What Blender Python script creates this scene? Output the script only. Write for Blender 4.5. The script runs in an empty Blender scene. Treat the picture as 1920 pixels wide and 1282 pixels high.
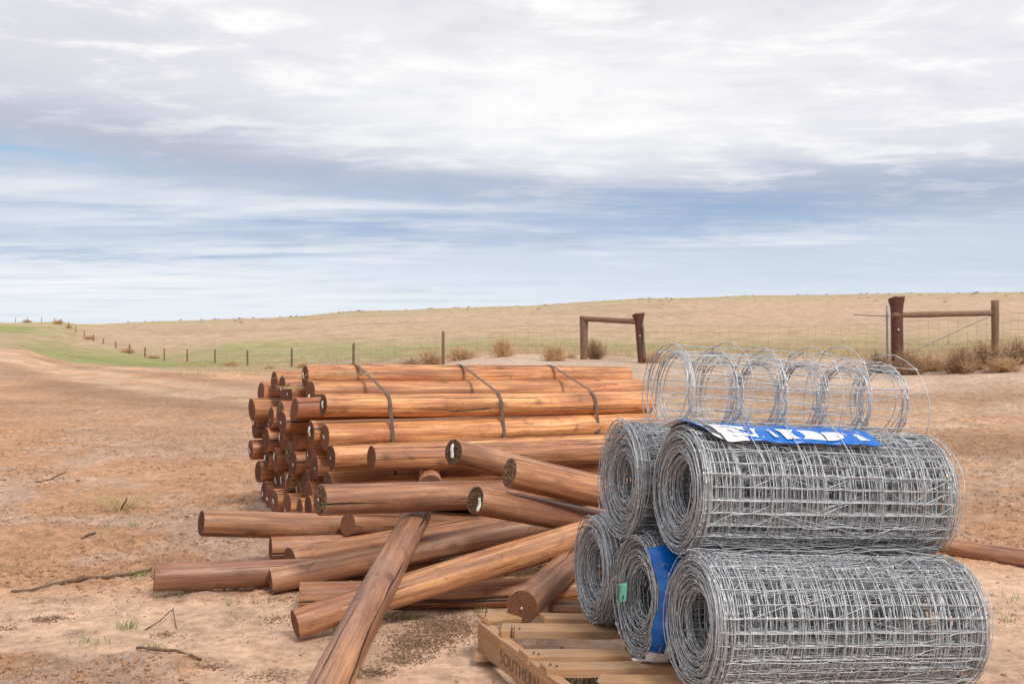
import bpy, bmesh, math, random
import numpy as np
from mathutils import Vector, Matrix
rng = np.random.default_rng(7)
random.seed(7)
S = bpy.context.scene
COL = S.collection
F = 1900.0           # focal length in photograph pixels (1920 wide)
H = 1.45             # eye height
HY = 625.0           # eye level row

def P(px, py, d):
    return np.array([(px - 960) / F * d, d, H - (py - HY) / F * d])

# ------------------------------------------------------------------ helpers
def tag(o, label=None, cat=None, group=None, kind=None):
    if label: o['label'] = label
    if cat: o['category'] = cat
    if group: o['group'] = group
    if kind: o['kind'] = kind
    return o

def mesh_obj(name, V, Fc, mat, parent=None, smooth=True, mats=None, midx=None):
    V = np.asarray(V, dtype=np.float32)
    me = bpy.data.meshes.new(name)
    if isinstance(Fc, np.ndarray):
        k = Fc.shape[1]
        me.vertices.add(len(V)); me.vertices.foreach_set('co', V.ravel())
        me.loops.add(Fc.size); me.loops.foreach_set('vertex_index', Fc.astype(np.int32).ravel())
        me.polygons.add(len(Fc))
        me.polygons.foreach_set('loop_start', np.arange(0, Fc.size, k, dtype=np.int32))
        me.polygons.foreach_set('loop_total', np.full(len(Fc), k, dtype=np.int32))
        me.update(calc_edges=True)
    else:
        me.from_pydata([tuple(v) for v in V.tolist()], [], Fc); me.update()
    for m in (mats or [mat]): me.materials.append(m)
    if midx is not None: me.polygons.foreach_set('material_index', np.asarray(midx, dtype=np.int32))
    me.polygons.foreach_set('use_smooth', np.full(len(me.polygons), smooth))
    me.validate()
    o = bpy.data.objects.new(name, me); COL.objects.link(o)
    if parent is not None: o.parent = parent
    return o

def empty(name, loc=(0, 0, 0)):
    o = bpy.data.objects.new(name, None); COL.objects.link(o)
    o.empty_display_size = .05; o.location = loc
    return o

class Acc:
    def __init__(s): s.V = []; s.F = []; s.n = 0
    def add(s, V, Fc):
        V = np.asarray(V, float).reshape(-1, 3); Fc = np.asarray(Fc, int)
        s.V.append(V); s.F.append(Fc + s.n); s.n += len(V)
    def tube(s, pts, r, k=4, cap=False):
        pts = np.asarray(pts, float); n = len(pts)
        t = np.gradient(pts, axis=0); t /= np.linalg.norm(t, axis=1)[:, None] + 1e-9
        ref = np.array([0, 0, 1.]) if abs(t[:, 2]).mean() < .75 else np.array([1., 0, 0])
        if abs(t @ ref).max() > .97: ref = np.array([.31, .77, .55])
        a = np.cross(t, ref); a /= np.linalg.norm(a, axis=1)[:, None] + 1e-9
        b = np.cross(t, a)
        r = np.broadcast_to(np.asarray(r, float), (n,))
        ang = np.arange(k) * 2 * np.pi / k
        V = pts[:, None] + r[:, None, None] * (np.cos(ang)[None, :, None] * a[:, None] + np.sin(ang)[None, :, None] * b[:, None])
        i = np.arange(n - 1)[:, None] * k; j = np.arange(k)[None]; j2 = (j + 1) % k
        Fc = np.stack([i + j, i + j2, i + k + j2, i + k + j], -1).reshape(-1, 4)
        V = V.reshape(-1, 3)
        if cap:
            V = np.vstack([V, pts[:1], pts[-1:]]); m = n * k
            c1 = np.stack([np.full(k, m), np.roll(np.arange(k), -1), np.arange(k), np.full(k, m)], -1)
            e = (n - 1) * k
            c2 = np.stack([np.full(k, m + 1), e + np.arange(k), e + np.roll(np.arange(k), -1), np.full(k, m + 1)], -1)
            Fc = np.vstack([Fc, c1, c2])
        s.add(V, Fc)
    def box(s, c, sx, sy, sz, R=None):
        V = np.array([[x, y, z] for z in (-.5, .5) for y in (-.5, .5) for x in (-.5, .5)]) * [sx, sy, sz]
        if R is not None: V = V @ np.asarray(R).T
        s.add(V + np.asarray(c), [[0, 2, 3, 1], [4, 5, 7, 6], [0, 1, 5, 4], [2, 6, 7, 3], [0, 4, 6, 2], [1, 3, 7, 5]])
    def build(s, name, mat, parent=None, smooth=True):
        V = np.vstack(s.V); Fc = np.vstack(s.F)
        deg = (Fc[:, 0] == Fc[:, 3]) if Fc.shape[1] == 4 else np.zeros(len(Fc), bool)
        if deg.any():
            L = [tuple(f) for f in Fc[~deg].tolist()] + [tuple(f[:3]) for f in Fc[deg].tolist()]
            return mesh_obj(name, V, L, mat, parent, smooth)
        return mesh_obj(name, V, Fc, mat, parent, smooth)

# value noise in numpy (2-D / 1-D)
_tab = np.random.default_rng(11).random((512, 512))
def vnoise(x, y):
    xi = np.floor(x).astype(int); yi = np.floor(y).astype(int)
    fx = x - xi; fy = y - yi
    fx = fx * fx * (3 - 2 * fx); fy = fy * fy * (3 - 2 * fy)
    g = lambda a, b: _tab[a % 512, b % 512]
    return (g(xi, yi) * (1 - fx) + g(xi + 1, yi) * fx) * (1 - fy) + (g(xi, yi + 1) * (1 - fx) + g(xi + 1, yi + 1) * fx) * fy
def fbm(x, y, o=4, gain=.5):
    s = 0; a = 1; n = 0
    for i in range(o):
        s = s + a * (vnoise(x * 2**i + 17.3 * i, y * 2**i + 9.1 * i) - .5); n += a; a *= gain
    return s / n * 2       # about -1..1
def sstep(a, b, x):
    t = np.clip((x - a) / (b - a), 0, 1); return t * t * (3 - 2 * t)
def snoise1(n, step, amp):   # smooth 1-D random track
    m = int(n / step) + 3
    k = rng.normal(size=m) * amp
    x = np.arange(n) / step; i = x.astype(int); f = x - i; f = f * f * (3 - 2 * f)
    return k[i] * (1 - f) + k[i + 1] * f

# ------------------------------------------------------------------ node helpers
def new_mat(name):
    m = bpy.data.materials.new(name); m.use_nodes = True
    nt = m.node_tree; nt.nodes.clear()
    out = nt.nodes.new('ShaderNodeOutputMaterial'); b = nt.nodes.new('ShaderNodeBsdfPrincipled')
    nt.links.new(b.outputs[0], out.inputs[0])
    return m, nt, b
class NT:
    def __init__(s, nt): s.nt = nt
    def n(s, t, **kw):
        nd = s.nt.nodes.new('ShaderNode' + t)
        for k, v in kw.items(): setattr(nd, k, v)
        return nd
    def set(s, sock, v):
        if isinstance(v, bpy.types.NodeSocket): s.nt.links.new(v, sock)
        elif v is not None: sock.default_value = v
    def math(s, op, a, b=None, c=None, clamp=False):
        nd = s.n('Math', operation=op, use_clamp=clamp)
        s.set(nd.inputs[0], a); s.set(nd.inputs[1], b)
        if c is not None: s.set(nd.inputs[2], c)
        return nd.outputs[0]
    def vmath(s, op, a, b=None, sc=None):
        nd = s.n('VectorMath', operation=op); s.set(nd.inputs[0], a)
        if b is not None: s.set(nd.inputs[1], b)
        if sc is not None: s.set(nd.inputs['Scale'], sc)
        return nd.outputs[0]
    def noise(s, vec, scale, detail=4, rough=.55, dist=0):
        nd = s.n('TexNoise'); s.set(nd.inputs['Vector'], vec); s.set(nd.inputs['Scale'], scale)
        s.set(nd.inputs['Detail'], detail); s.set(nd.inputs['Roughness'], rough); s.set(nd.inputs['Distortion'], dist)
        return nd.outputs['Fac']
    def ramp(s, fac, stops, interp='LINEAR'):
        nd = s.n('ValToRGB'); cr = nd.color_ramp; cr.interpolation = interp
        while len(cr.elements) < len(stops): cr.elements.new(.5)
        for e, (p, c) in zip(cr.elements, stops):
            e.position = p; e.color = (c, c, c, 1) if isinstance(c, (int, float)) else (*c, 1)
        s.set(nd.inputs[0], fac); return nd.outputs[0]
    def mix(s, f, a, b, mode='MIX'):
        nd = s.n('Mix', data_type='RGBA', blend_type=mode)
        s.set(nd.inputs[0], f)
        for i, v in ((6, a), (7, b)):
            if isinstance(v, tuple) and len(v) == 3: v = (*v, 1)
            s.set(nd.inputs[i], v)
        return nd.outputs[2]
    def mapr(s, v, a, b, c, d, clamp=True):
        nd = s.n('MapRange', clamp=clamp)
        for i, x in enumerate((v, a, b, c, d)): s.set(nd.inputs[i], x)
        return nd.outputs[0]
    def bump(s, h, strength=.5, dist=.01, nrm=None):
        nd = s.n('Bump'); s.set(nd.inputs['Strength'], strength); s.set(nd.inputs['Distance'], dist); s.set(nd.inputs['Height'], h)
        if nrm is not None: s.set(nd.inputs['Normal'], nrm)
        return nd.outputs[0]

def simple_mat(name, col, rough=.6, metal=0, var=.25, scale=30, bump=0.0, stretch=(1, 1, 1)):
    m, nt, b = new_mat(name); t = NT(nt)
    co = t.n('TexCoord').outputs['Object']
    v = t.vmath('MULTIPLY', co, stretch)
    f = t.noise(v, scale, 5, .6)
    k = t.mapr(f, .25, .75, 1 - var, 1 + var)
    c = t.vmath('SCALE', col, sc=k)
    t.set(b.inputs['Base Color'], c); b.inputs['Roughness'].default_value = rough; b.inputs['Metallic'].default_value = metal
    if bump: t.set(b.inputs['Normal'], t.bump(f, .6, bump))
    return m

# wood: long grain along local Z.  obj.color = (weathering, tone, redness)
def wood_mat():
    m, nt, b = new_mat('treated_pine'); t = NT(nt)
    co = t.n('TexCoord').outputs['Object']
    oi = t.n('ObjectInfo')
    rnd = oi.outputs['Random']
    sepc = t.n('SeparateColor'); t.set(sepc.inputs[0], oi.outputs['Color'])
    wea, tone, red = sepc.outputs
    off = t.vmath('SCALE', (37., 91., 53.), sc=rnd)
    p = t.vmath('ADD', co, off)
    g1 = t.noise(t.vmath('MULTIPLY', p, (1, 1, .035)), 42, 7, .68)       # fine grain
    g2 = t.noise(t.vmath('MULTIPLY', p, (1, 1, .12)), 9, 4, .6, .4)      # streaks
    g3 = t.noise(t.vmath('MULTIPLY', p, (1, 1, .5)), 3.2, 4, .6)         # blotches
    g4 = t.noise(t.vmath('MULTIPLY', p, (1, 1, .6)), 14, 6, .7, .6)      # dirt scuffs
    c = t.mix(t.mapr(g2, .32, .68, 0, 1), (.43, .185, .066), (.70, .345, .135))
    c = t.mix(t.math('MULTIPLY', t.mapr(g3, .47, .67, 0, 1), .7), c, (.40, .115, .040))
    c = t.mix(t.math('MULTIPLY', t.mapr(g1, .48, .60, 0, 1), .5), c, (.29, .102, .036))
    c = t.mix(t.math('MULTIPLY', t.mapr(g1, .47, .40, 0, 1), .45), c, (.78, .43, .185))
    # redness per post
    c = t.mix(t.math('MULTIPLY', red, t.mapr(g3, .3, .7, .75, 1)), c, (.27, .072, .027))
    # weathered pinkish grey skin, in patches
    wm = t.math('MULTIPLY', wea, t.mapr(g3, .32, .60, .30, .92))
    wcol = t.mix(t.mapr(g2, .35, .65, 0, 1), (.205, .092, .058), (.40, .225, .155))
    c = t.mix(wm, c, wcol)
    c = t.vmath('SCALE', c, sc=t.math('MULTIPLY', t.mapr(g1, .41, .59, 1.22, .82), t.mapr(t.noise(t.vmath('MULTIPLY', p, (1, 1, .25)), 6.5, 5, .65), .3, .7, .78, 1.2)))
    c = t.mix(t.mapr(t.noise(t.vmath('MULTIPLY', p, (1, 1, .35)), 7.5, 6, .72, .3), .55, .68, 0, .55), c, (.22, .088, .038))
    # scuffs
    c = t.mix(t.math('MULTIPLY', t.mapr(g4, .56, .68, 0, 1), .55), c, (.115, .052, .03))
    c = t.mix(t.math('MULTIPLY', t.mapr(t.noise(p, 23, 5, .7), .66, .76, 0, 1), .25), c, (.50, .36, .25))
    # knots
    vo = t.n('TexVoronoi', feature='F1'); t.set(vo.inputs['Vector'], t.vmath('MULTIPLY', t.vmath('ADD', p, t.vmath('SCALE', (1., 1., 1.), sc=t.math('MULTIPLY', g2, .05))), (1, 1, .55))); t.set(vo.inputs['Scale'], 5.6)
    dk = vo.outputs['Distance']
    k1 = t.mapr(dk, .06, .19, 1, 0)
    rings = t.math('MULTIPLY_ADD', t.math('SINE', t.math('MULTIPLY', dk, 190)), .3, .7)
    c = t.mix(t.math('MULTIPLY', k1, rings), c, (.12, .045, .02))
    # long drying cracks
    sp3 = t.n('SeparateXYZ'); t.set(sp3.inputs[0], co)
    ang = t.math('ARCTAN2', sp3.outputs[1], sp3.outputs[0])
    zc = t.n('CombineXYZ'); t.set(zc.inputs[2], sp3.outputs[2]); t.set(zc.inputs[0], t.math('MULTIPLY', rnd, 77.))
    crk = None
    for kk, (wid, thr) in enumerate(((.075, .40), (.055, .44), (.045, .46), (.04, .48), (.03, .48))):
        zk = t.vmath('ADD', zc.outputs[0], (kk * 13.7, kk * 5.1, 0))
        wob = t.math('ADD', t.math('MULTIPLY', t.noise(zk, 1.3, 2), .9), t.math('MULTIPLY', t.noise(zk, 17, 4, .6), .10))
        ak = t.math('ADD', t.math('ADD', t.math('MULTIPLY', rnd, 6.2832 * (3 + kk)), kk * 1.31), wob)
        dd = t.math('ABSOLUTE', t.math('SINE', t.math('MULTIPLY', t.math('SUBTRACT', ang, ak), .5)))
        wz = t.math('MULTIPLY', t.mapr(t.noise(t.vmath('ADD', zk, (3.3, 0, 0)), 1.7, 4, .6), thr, thr + .18, 0, 1), wid)
        mk = t.mapr(t.math('DIVIDE', dd, t.math('ADD', wz, .0002)), .35, 1.0, 1, 0)
        mk = t.math('MULTIPLY', mk, t.mapr(wz, .0, wid * .2, 0, 1))
        crk = mk if crk is None else t.math('MAXIMUM', crk, mk)
    c = t.mix(t.math('MULTIPLY', crk, .9), c, (.030, .014, .008))
    c = t.vmath('SCALE', c, sc=t.math('MULTIPLY_ADD', tone, 1.08, .34))
    t.set(b.inputs['Base Color'], c)
    t.set(b.inputs['Roughness'], t.mapr(g1, .3, .7, .44, .66))
    b.inputs['Specular IOR Level'].default_value = .55
    h = t.math('SUBTRACT', t.math('ADD', t.math('MULTIPLY', g1, .55), t.math('MULTIPLY', g4, .3)), t.math('MULTIPLY', crk, 1.6))
    t.set(b.inputs['Normal'], t.bump(h, .75, .005))
    return m

def endgrain_mat(name, rough_end=False):
    m, nt, b = new_mat(name); t = NT(nt)
    co = t.n('TexCoord').outputs['Object']
    oi = t.n('ObjectInfo'); off = t.vmath('SCALE', (17., 31., 53.), sc=oi.outputs['Random'])
    sep = t.n('SeparateXYZ'); t.set(sep.inputs[0], co)
    xy = t.n('CombineXYZ'); t.set(xy.inputs[0], sep.outputs[0]); t.set(xy.inputs[1], sep.outputs[1])
    p = t.vmath('ADD', co, off)
    nz = t.noise(p, 14, 3)
    ln = t.n('VectorMath', operation='LENGTH'); t.set(ln.inputs[0], xy.outputs[0])
    r = ln.outputs['Value']
    rr = t.math('ADD', r, t.math('MULTIPLY', nz, .022))
    rings = t.math('SINE', t.math('MULTIPLY', rr, 760.))
    f = t.noise(p, 120, 4, .7)
    c = t.mix(t.mapr(rings, -1, 1, 0, 1), (.095, .038, .020), (.185, .078, .041))
    c = t.mix(t.math('MULTIPLY', t.mapr(t.noise(p, 9, 4, .65), .35, .7, 0, 1), .6), c, (.105, .040, .024))
    c = t.mix(t.mapr(f, .5, .75, 0, .7), c, (.055, .026, .015))
    if rough_end:
        c = t.mix(t.mapr(t.noise(p, 210, 3, .8), .42, .68, 0, 1), (.075, .042, .025), (.27, .16, .095))
    # radial split
    a = t.math('ARCTAN2', sep.outputs[1], sep.outputs[0])
    sp = t.math('ABSOLUTE', t.math('SUBTRACT', t.math('ADD', a, t.math('MULTIPLY', nz, .5)), t.math('MULTIPLY_ADD', oi.outputs['Random'], 5.0, -2.5)))
    spl = t.math('MULTIPLY', t.math('LESS_THAN', t.math('MULTIPLY', sp, r), .0011), t.math('GREATER_THAN', r, .006))
    if not rough_end: c = t.mix(spl, c, (.02, .01, .007))
    c = t.vmath('SCALE', c, sc=t.math('MULTIPLY_ADD', oi.outputs['Random'], .7, .85))
    t.set(b.inputs['Base Color'], c); b.inputs['Roughness'].default_value = .85; b.inputs['Specular IOR Level'].default_value = .25
    hh = t.math('ADD', t.math('MULTIPLY', rings, .25), t.math('MULTIPLY', f, 1.0))
    if rough_end: hh = t.noise(p, 150, 4, .8)
    t.set(b.inputs['Normal'], t.bump(hh, .9, .012 if rough_end else .004))
    return m

WOOD = wood_mat(); ENDG = endgrain_mat('end_grain'); ENDR = endgrain_mat('fibrous_end', True)
PAPER = simple_mat('tag_paper', (.72, .70, .66), .7, 0, .18, 60)

def wire_mat():
    m, nt, b = new_mat('galvanised_wire'); t = NT(nt)
    co = t.n('TexCoord').outputs['Object']
    f = t.noise(co, 45, 4, .6); g = t.noise(co, 6, 3)
    c = t.mix(t.mapr(f, .3, .7, 0, 1), (.34, .355, .375), (.62, .64, .665))
    c = t.mix(t.mapr(t.noise(co, 13, 4), .63, .72, 0, .5), c, (.27, .21, .16))
    t.set(b.inputs['Base Color'], c); b.inputs['Metallic'].default_value = .45
    t.set(b.inputs['Roughness'], t.mapr(g, .3, .7, .38, .58))
    return m
WIRE = wire_mat()
OLDWIRE = simple_mat('old_fence_wire', (.20, .19, .18), .6, .4, .2, 10)
STRAP = simple_mat('steel_strap', (.12, .075, .055), .7, .0, .35, 25, .0004)
BLUE = simple_mat('blue_plastic', (.0, .12, .47), .32, 0, .10, 25)
WHITEP = simple_mat('white_plastic', (.74, .74, .76), .4, 0, .10, 35)
GREYP = simple_mat('torn_label_underside', (.05, .048, .05), .6, 0, .5, 60)
NAVY = simple_mat('navy_ink', (.02, .04, .16), .5, 0, .1, 25)
BLACK = simple_mat('black_ink', (.015, .015, .015), .5, 0, .1, 25)
GREEN = simple_mat('green_tag_plastic', (.17, .62, .42), .4, 0, .10, 40)
RED = simple_mat('red_ink', (.6, .03, .06), .4, 0, .1, 25)
RUST = simple_mat('rusted_steel', (.105, .042, .028), .75, .15, .5, 16, .004)
OLDW = simple_mat('weathered_fence_timber', (.175, .105, .062), .85, 0, .45, 28, .006, (1, 1, .1))
GALV = simple_mat('galvanised_pipe', (.20, .21, .22), .45, .6, .2, 12)
STICK = simple_mat('dead_stick', (.13, .075, .045), .85, 0, .4, 40, .003)
BUSH = simple_mat('dry_bush', (.58, .37, .20), .9, 0, .45, 3)
BUSHD = simple_mat('dark_dry_bush', (.38, .235, .135), .9, 0, .45, 3)
STRAW = simple_mat('straw', (.55, .42, .22), .8, 0, .3, 8)
GRASS = simple_mat('green_sprout', (.17, .24, .06), .7, 0, .35, 8)
DRYG = simple_mat('dry_field_grass', (.42, .31, .16), .9, 0, .3, 1.5)
BARK = simple_mat('bark_chips', (.26, .165, .105), .95, 0, .7, 45)
CLOD = simple_mat('red_dirt_clod', (.33, .178, .095), .95, 0, .5, 60, .006)

# ------------------------------------------------------------------ terrain
TER = {  # column px : list of (depth, z)   z measured from the photograph rows
 -1400: [(0,0),(40,0),(90,.8),(200,3),(300,4.6),(450,5.2),(900,3)],
 -100: [(0,0),(30,0),(60,.45),(120,1.5),(200,3.6),(262,4.5),(400,5.3),(900,4)],
 30:  [(0,0),(30,0),(60,.30),(120,1.13),(200,3.0),(258,4.25),(400,5.2),(900,4)],
 110: [(0,0),(34,0),(55,-.15),(85,-.25),(130,.5),(190,2.2),(235,3.9),(300,5.0),(420,5.5),(900,5)],
 150: [(0,0),(34,-.02),(50,-.22),(80,-.50),(100,-.62),(150,-.13),(190,1.20),(225,2.6),(280,3.9),(420,5.2),(900,5)],
 300: [(0,0),(34,-.05),(55,-.40),(84,-.89),(110,-1.0),(160,-.6),(220,.9),(320,3.6),(480,7.2),(700,9.0),(1000,8)],
 500: [(0,0),(20,0),(40,-.16),(57,-.44),(75,-.55),(120,-.42),(200,.95),(330,5.0),(480,9.0),(700,10),(1000,9)],
 700: [(0,0),(20,.05),(33,.12),(43,-.02),(60,.03),(100,.15),(200,2.5),(330,7.2),(480,12.5),(700,15),(1000,14)],
 960: [(0,0),(11,0),(15,.12),(22,.48),(29,.68),(38,.70),(50,.66),(80,.70),(150,1.9),(300,7.8),(450,13.8),(700,17),(1000,16)],
 1200: [(0,-.01),(6,-.02),(11,0),(15,.12),(21,.40),(29,.56),(38,.60),(60,.52),(100,.68),(200,4.1),(350,12.5),(450,17),(700,21),(1000,20)],
 1450: [(0,-.06),(6,-.06),(11,-.02),(15,.12),(21,.46),(30,.64),(60,.66),(100,.94),(200,4.6),(350,13.4),(450,18.6),(700,23),(1000,22)],
 1700: [(0,-.13),(6,-.12),(10,-.05),(15,.08),(20,.40),(24,.60),(35,.64),(60,.68),(100,1.0),(200,4.8),(350,14),(450,19.6),(700,25),(1000,24)],
 1920: [(0,-.15),(6,-.13),(10,-.05),(15,.12),(20,.58),(27,.90),(40,.93),(60,.93),(100,1.1),(200,4.9),(350,14.2),(450,20.1),(700,26),(1000,25)],
 3300: [(0,-.15),(8,-.1),(20,.6),(60,1.2),(200,5),(450,20),(700,26),(1000,25)],
}
_lg = np.linspace(math.log(.5), math.log(6000), 420)
_cols = sorted(TER)
_prof = []
for c in _cols:
    a = np.array(TER[c], float)
    z = np.interp(np.exp(_lg), a[:, 0], a[:, 1])
    k = np.exp(-.5 * (np.arange(-8, 9) / 3.2) ** 2); k /= k.sum()
    z = np.convolve(np.pad(z, 8, mode='edge'), k, 'valid')
    _prof.append(z)
_prof = np.array(_prof); _ct = np.array([(c - 960) / F for c in _cols])
def pol(X, Y):
    rho = np.hypot(X, Y); a = np.clip(np.arctan2(X, Y), math.atan(_ct[0]), math.atan(_ct[-1]))
    return np.tan(a), np.maximum(rho * np.cos(a), .5)
def base_z(X, Y):
    t, d = pol(X, Y)
    ci = np.clip(np.searchsorted(_ct, t) - 1, 0, len(_ct) - 2)
    f = (t - _ct[ci]) / (_ct[ci + 1] - _ct[ci]); f = np.clip(f, 0, 1); f = f * f * (3 - 2 * f) * .6 + f * .4
    l = (np.log(d) - _lg[0]) / (_lg[1] - _lg[0]); l = np.clip(l, 0, len(_lg) - 2); li = l.astype(int); lf = l - li
    z = lambda c: _prof[c, li] * (1 - lf) + _prof[c, li + 1] * lf
    return z(ci) * (1 - f) + z(ci + 1) * f

def sand_w(X, Y):     # 1 = smooth pale sand, 0 = cloddy red dirt
    n = fbm(X * .9, Y * .9, 4)
    left = sstep(5.9, 5.2, Y + .35 * n + .05 * X)
    corner = sstep(-1.15, -1.45, X + .25 * n) * sstep(4.75, 4.45, Y + .2 * n) + sstep(-.85, -1.2, X + .3 * n) * sstep(4.15, 3.95, Y + .15 * n)
    left = left * (1 - np.clip(corner, 0, 1))
    right = sstep(7.2, 6.5, Y + .5 * n)
    return np.clip(np.where(X > .6, np.maximum(left, right * sstep(.6, 1.4, X)), left), 0, 1)
RUTS = [((-31, 60), (-17, 40), (-13.2, 33.5), (-9.4, 28), (-6.2, 23.4), (0, 18.4), (7, 15.5), (16, 13.5)), ((1.2, 10.9), (4, 10.1), (8, 10.4), (15, 12.5))]
def rut_w(X, Y):
    best = np.full(X.shape, 99.); side = np.zeros(X.shape)
    segs = [(np.array(a, float), np.array(b, float)) for path in RUTS for a, b in zip(path[:-1], path[1:])]
    for a, b in segs:
        ab = b - a; L = np.hypot(*ab)
        u = np.clip(((X - a[0]) * ab[0] + (Y - a[1]) * ab[1]) / L**2, 0, 1)
        dx = X - a[0] - u * ab[0]; dy = Y - a[1] - u * ab[1]
        d = np.hypot(dx, dy); m = d < best
        best = np.where(m, d, best); side = np.where(m, np.sign(ab[0] * dy - ab[1] * dx), side)
    return best * side
def ground_z(X, Y):
    X = np.asarray(X, float); Y = np.asarray(Y, float)
    z = base_z(X, Y); rho = np.hypot(X, Y)
    sw = sand_w(X, Y); fade = 1 / (1 + (rho / 14) ** 2)
    r = rut_w(X, Y)
    z = z + fade * (.035 * fbm(X * .8, Y * .8, 3) + (1 - sw) * (.055 * np.maximum(fbm(X * 3.1, Y * 3.1, 4, .6), -.15) + .055 * np.abs(fbm(X * 9, Y * 9, 3, .65))) + sw * (.010 * fbm(X * 2.6, Y * 3.4, 3) + .004 * fbm(X * 13, Y * 13, 3)))
    z = z - .05 * np.exp(-((np.abs(r) - .85) / .35) ** 2) * sstep(9, 14, rho) * sstep(80, 50, rho)
    z = z + sstep(15, 40, rho) * .10 * fbm(X * .35, Y * .35, 4) * sstep(900, 300, rho)
    z = z + sstep(8, 12, rho) * sstep(40, 20, rho) * .06 * fbm(X * 1.2, Y * 1.2, 4)
    z = z + sstep(60, 150, rho) * .5 * fbm(X * .05, Y * .05, 4)
    return z
def gz(x, y): return float(ground_z(np.array([x]), np.array([y]))[0])
def on_ground(px, d, dz=0):
    x = (px - 960) / F * d; return np.array([x, d, gz(x, d) + dz])

def albedo(X, Y):
    t, d = pol(X, Y); px = t * F + 960
    n1 = fbm(X * .55, Y * .55, 4); n2 = fbm(X * .12, Y * .12, 4); n3 = fbm(X * 2.3, Y * 2.3, 4); nf = fbm(X * .03, Y * .03, 5)
    mix = lambda a, b, w: a * (1 - w[:, None]) + np.asarray(b) * w[:, None]
    sand = np.array([.525, .350, .245]); dirt = np.array([.72, .405, .235])
    sw = sand_w(X, Y)
    c = np.tile(dirt, (len(X), 1))
    c = mix(c, (.67, .455, .335), sstep(-.15, .25, n1 + .6 * n3) * .9)
    c = mix(c, sand, sw)
    c = mix(c, (.44, .245, .135), sw * sstep(.15, .45, n3 * .6 + n1 * .6) * .5)
    # pebbly dark debris patches on the sand
    # mid yard
    c = mix(c, (.66, .385, .235), sstep(8.5, 12, d) * sstep(.0, .4, n2 + .4 * n1) * .7)
    c = mix(c, (.54, .33, .21), sstep(14, 19, d + 2 * n1) * sstep(34, 24, d) * sstep(620, 420, px) * .6)
    # pale blown bank in the middle and right
    bk = sstep(14, 19, d + 3 * n1 - sstep(1300, 1900, px) * 1) * sstep(44, 31, d + 4 * n1) * sstep(560, 760, px)
    c = mix(c, (.68, .50, .375), bk * .95)
    # wheel tracks
    r = rut_w(X, Y); rho = np.hypot(X, Y)
    c = mix(c, (.50, .28, .165), sstep(1500, 1750, px) * (np.exp(-((d - 8.6) / .9) ** 2) + np.exp(-((d - 12.6) / 1.1) ** 2)) * np.clip(.5 + 1.2 * n1 + .6 * n3, 0, 1) * .8)
    tr = (np.exp(-((np.abs(r) - .85) / .40) ** 2) + .25 * np.exp(-(r / 1.6) ** 2)) * sstep(9, 14, rho) * sstep(85, 60, rho)
    tr = np.clip(tr, 0, 1) * np.clip(.75 + .6 * n3, 0, 1)
    c = mix(c, (.42, .255, .16), np.exp(-((np.abs(r) - 2.4) / 1.0) ** 2) * sstep(9, 14, rho) * sstep(85, 60, rho) * .75)
    c = mix(c, (.68, .48, .33), tr * .98)
    # dry grass flat behind the fence
    start = np.interp(px, [-200, 150, 330, 480, 700, 900, 1200, 1450, 1900], [75, 60, 47, 40, 39, 40, 34, 33, 30])
    fg = sstep(-3, 5, d - start + 5 * n1)
    c = mix(c, (.485, .355, .225), fg)
    # green band
    g0 = np.interp(px, [0, 100, 300, 500, 700, 1000, 1300, 1700, 1920], [80, 62, 50, 62, 55, 48, 44, 40, 40])
    g1 = np.interp(px, [0, 100, 300, 500, 700, 1000, 1300, 1700, 1920], [85, 120, 110, 150, 105, 88, 85, 90, 80])
    gb = sstep(-6, 10, d - g0) * sstep(25, -15, d - g1)
    gs = np.interp(px, [0, 90, 180, 330, 480, 700, 1000, 1300, 1900], [.35, .7, .8, .55, .45, .45, .36, .30, .25])
    c = mix(c, (.24, .31, .075), np.clip(gb * gs * (.85 + .9 * n2 + .4 * n1), 0, .95))
    # left hill: green with bare patches
    lh = sstep(175, 90, px - 20 * nf) * sstep(88, 130, d)
    c = mix(c, (.24, .30, .085), np.clip(lh * (.45 + 1.6 * nf + 1.2 * n2 + .5 * n1), 0, .85))
    # tan far field
    ff = sstep(110, 190, d - np.interp(px, [150, 600, 1900], [30, 20, 0])) * sstep(130, 200, px)
    c = mix(c, np.array([.505, .355, .25]), ff)
    c = mix(c, (.36, .275, .165), ff * sstep(.12, .5, nf + .35 * n2) * .6)
    c = mix(c, (.37, .31, .165), ff * sstep(250, 420, d) * .65)
    far = sstep(600, 900, d)
    c = mix(c, (.40, .32, .19), far)
    albedo.field = np.clip(fg + ff + lh, 0, 1)
    return c * (1 + .10 * n3 + .06 * n1)[:, None]

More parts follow.
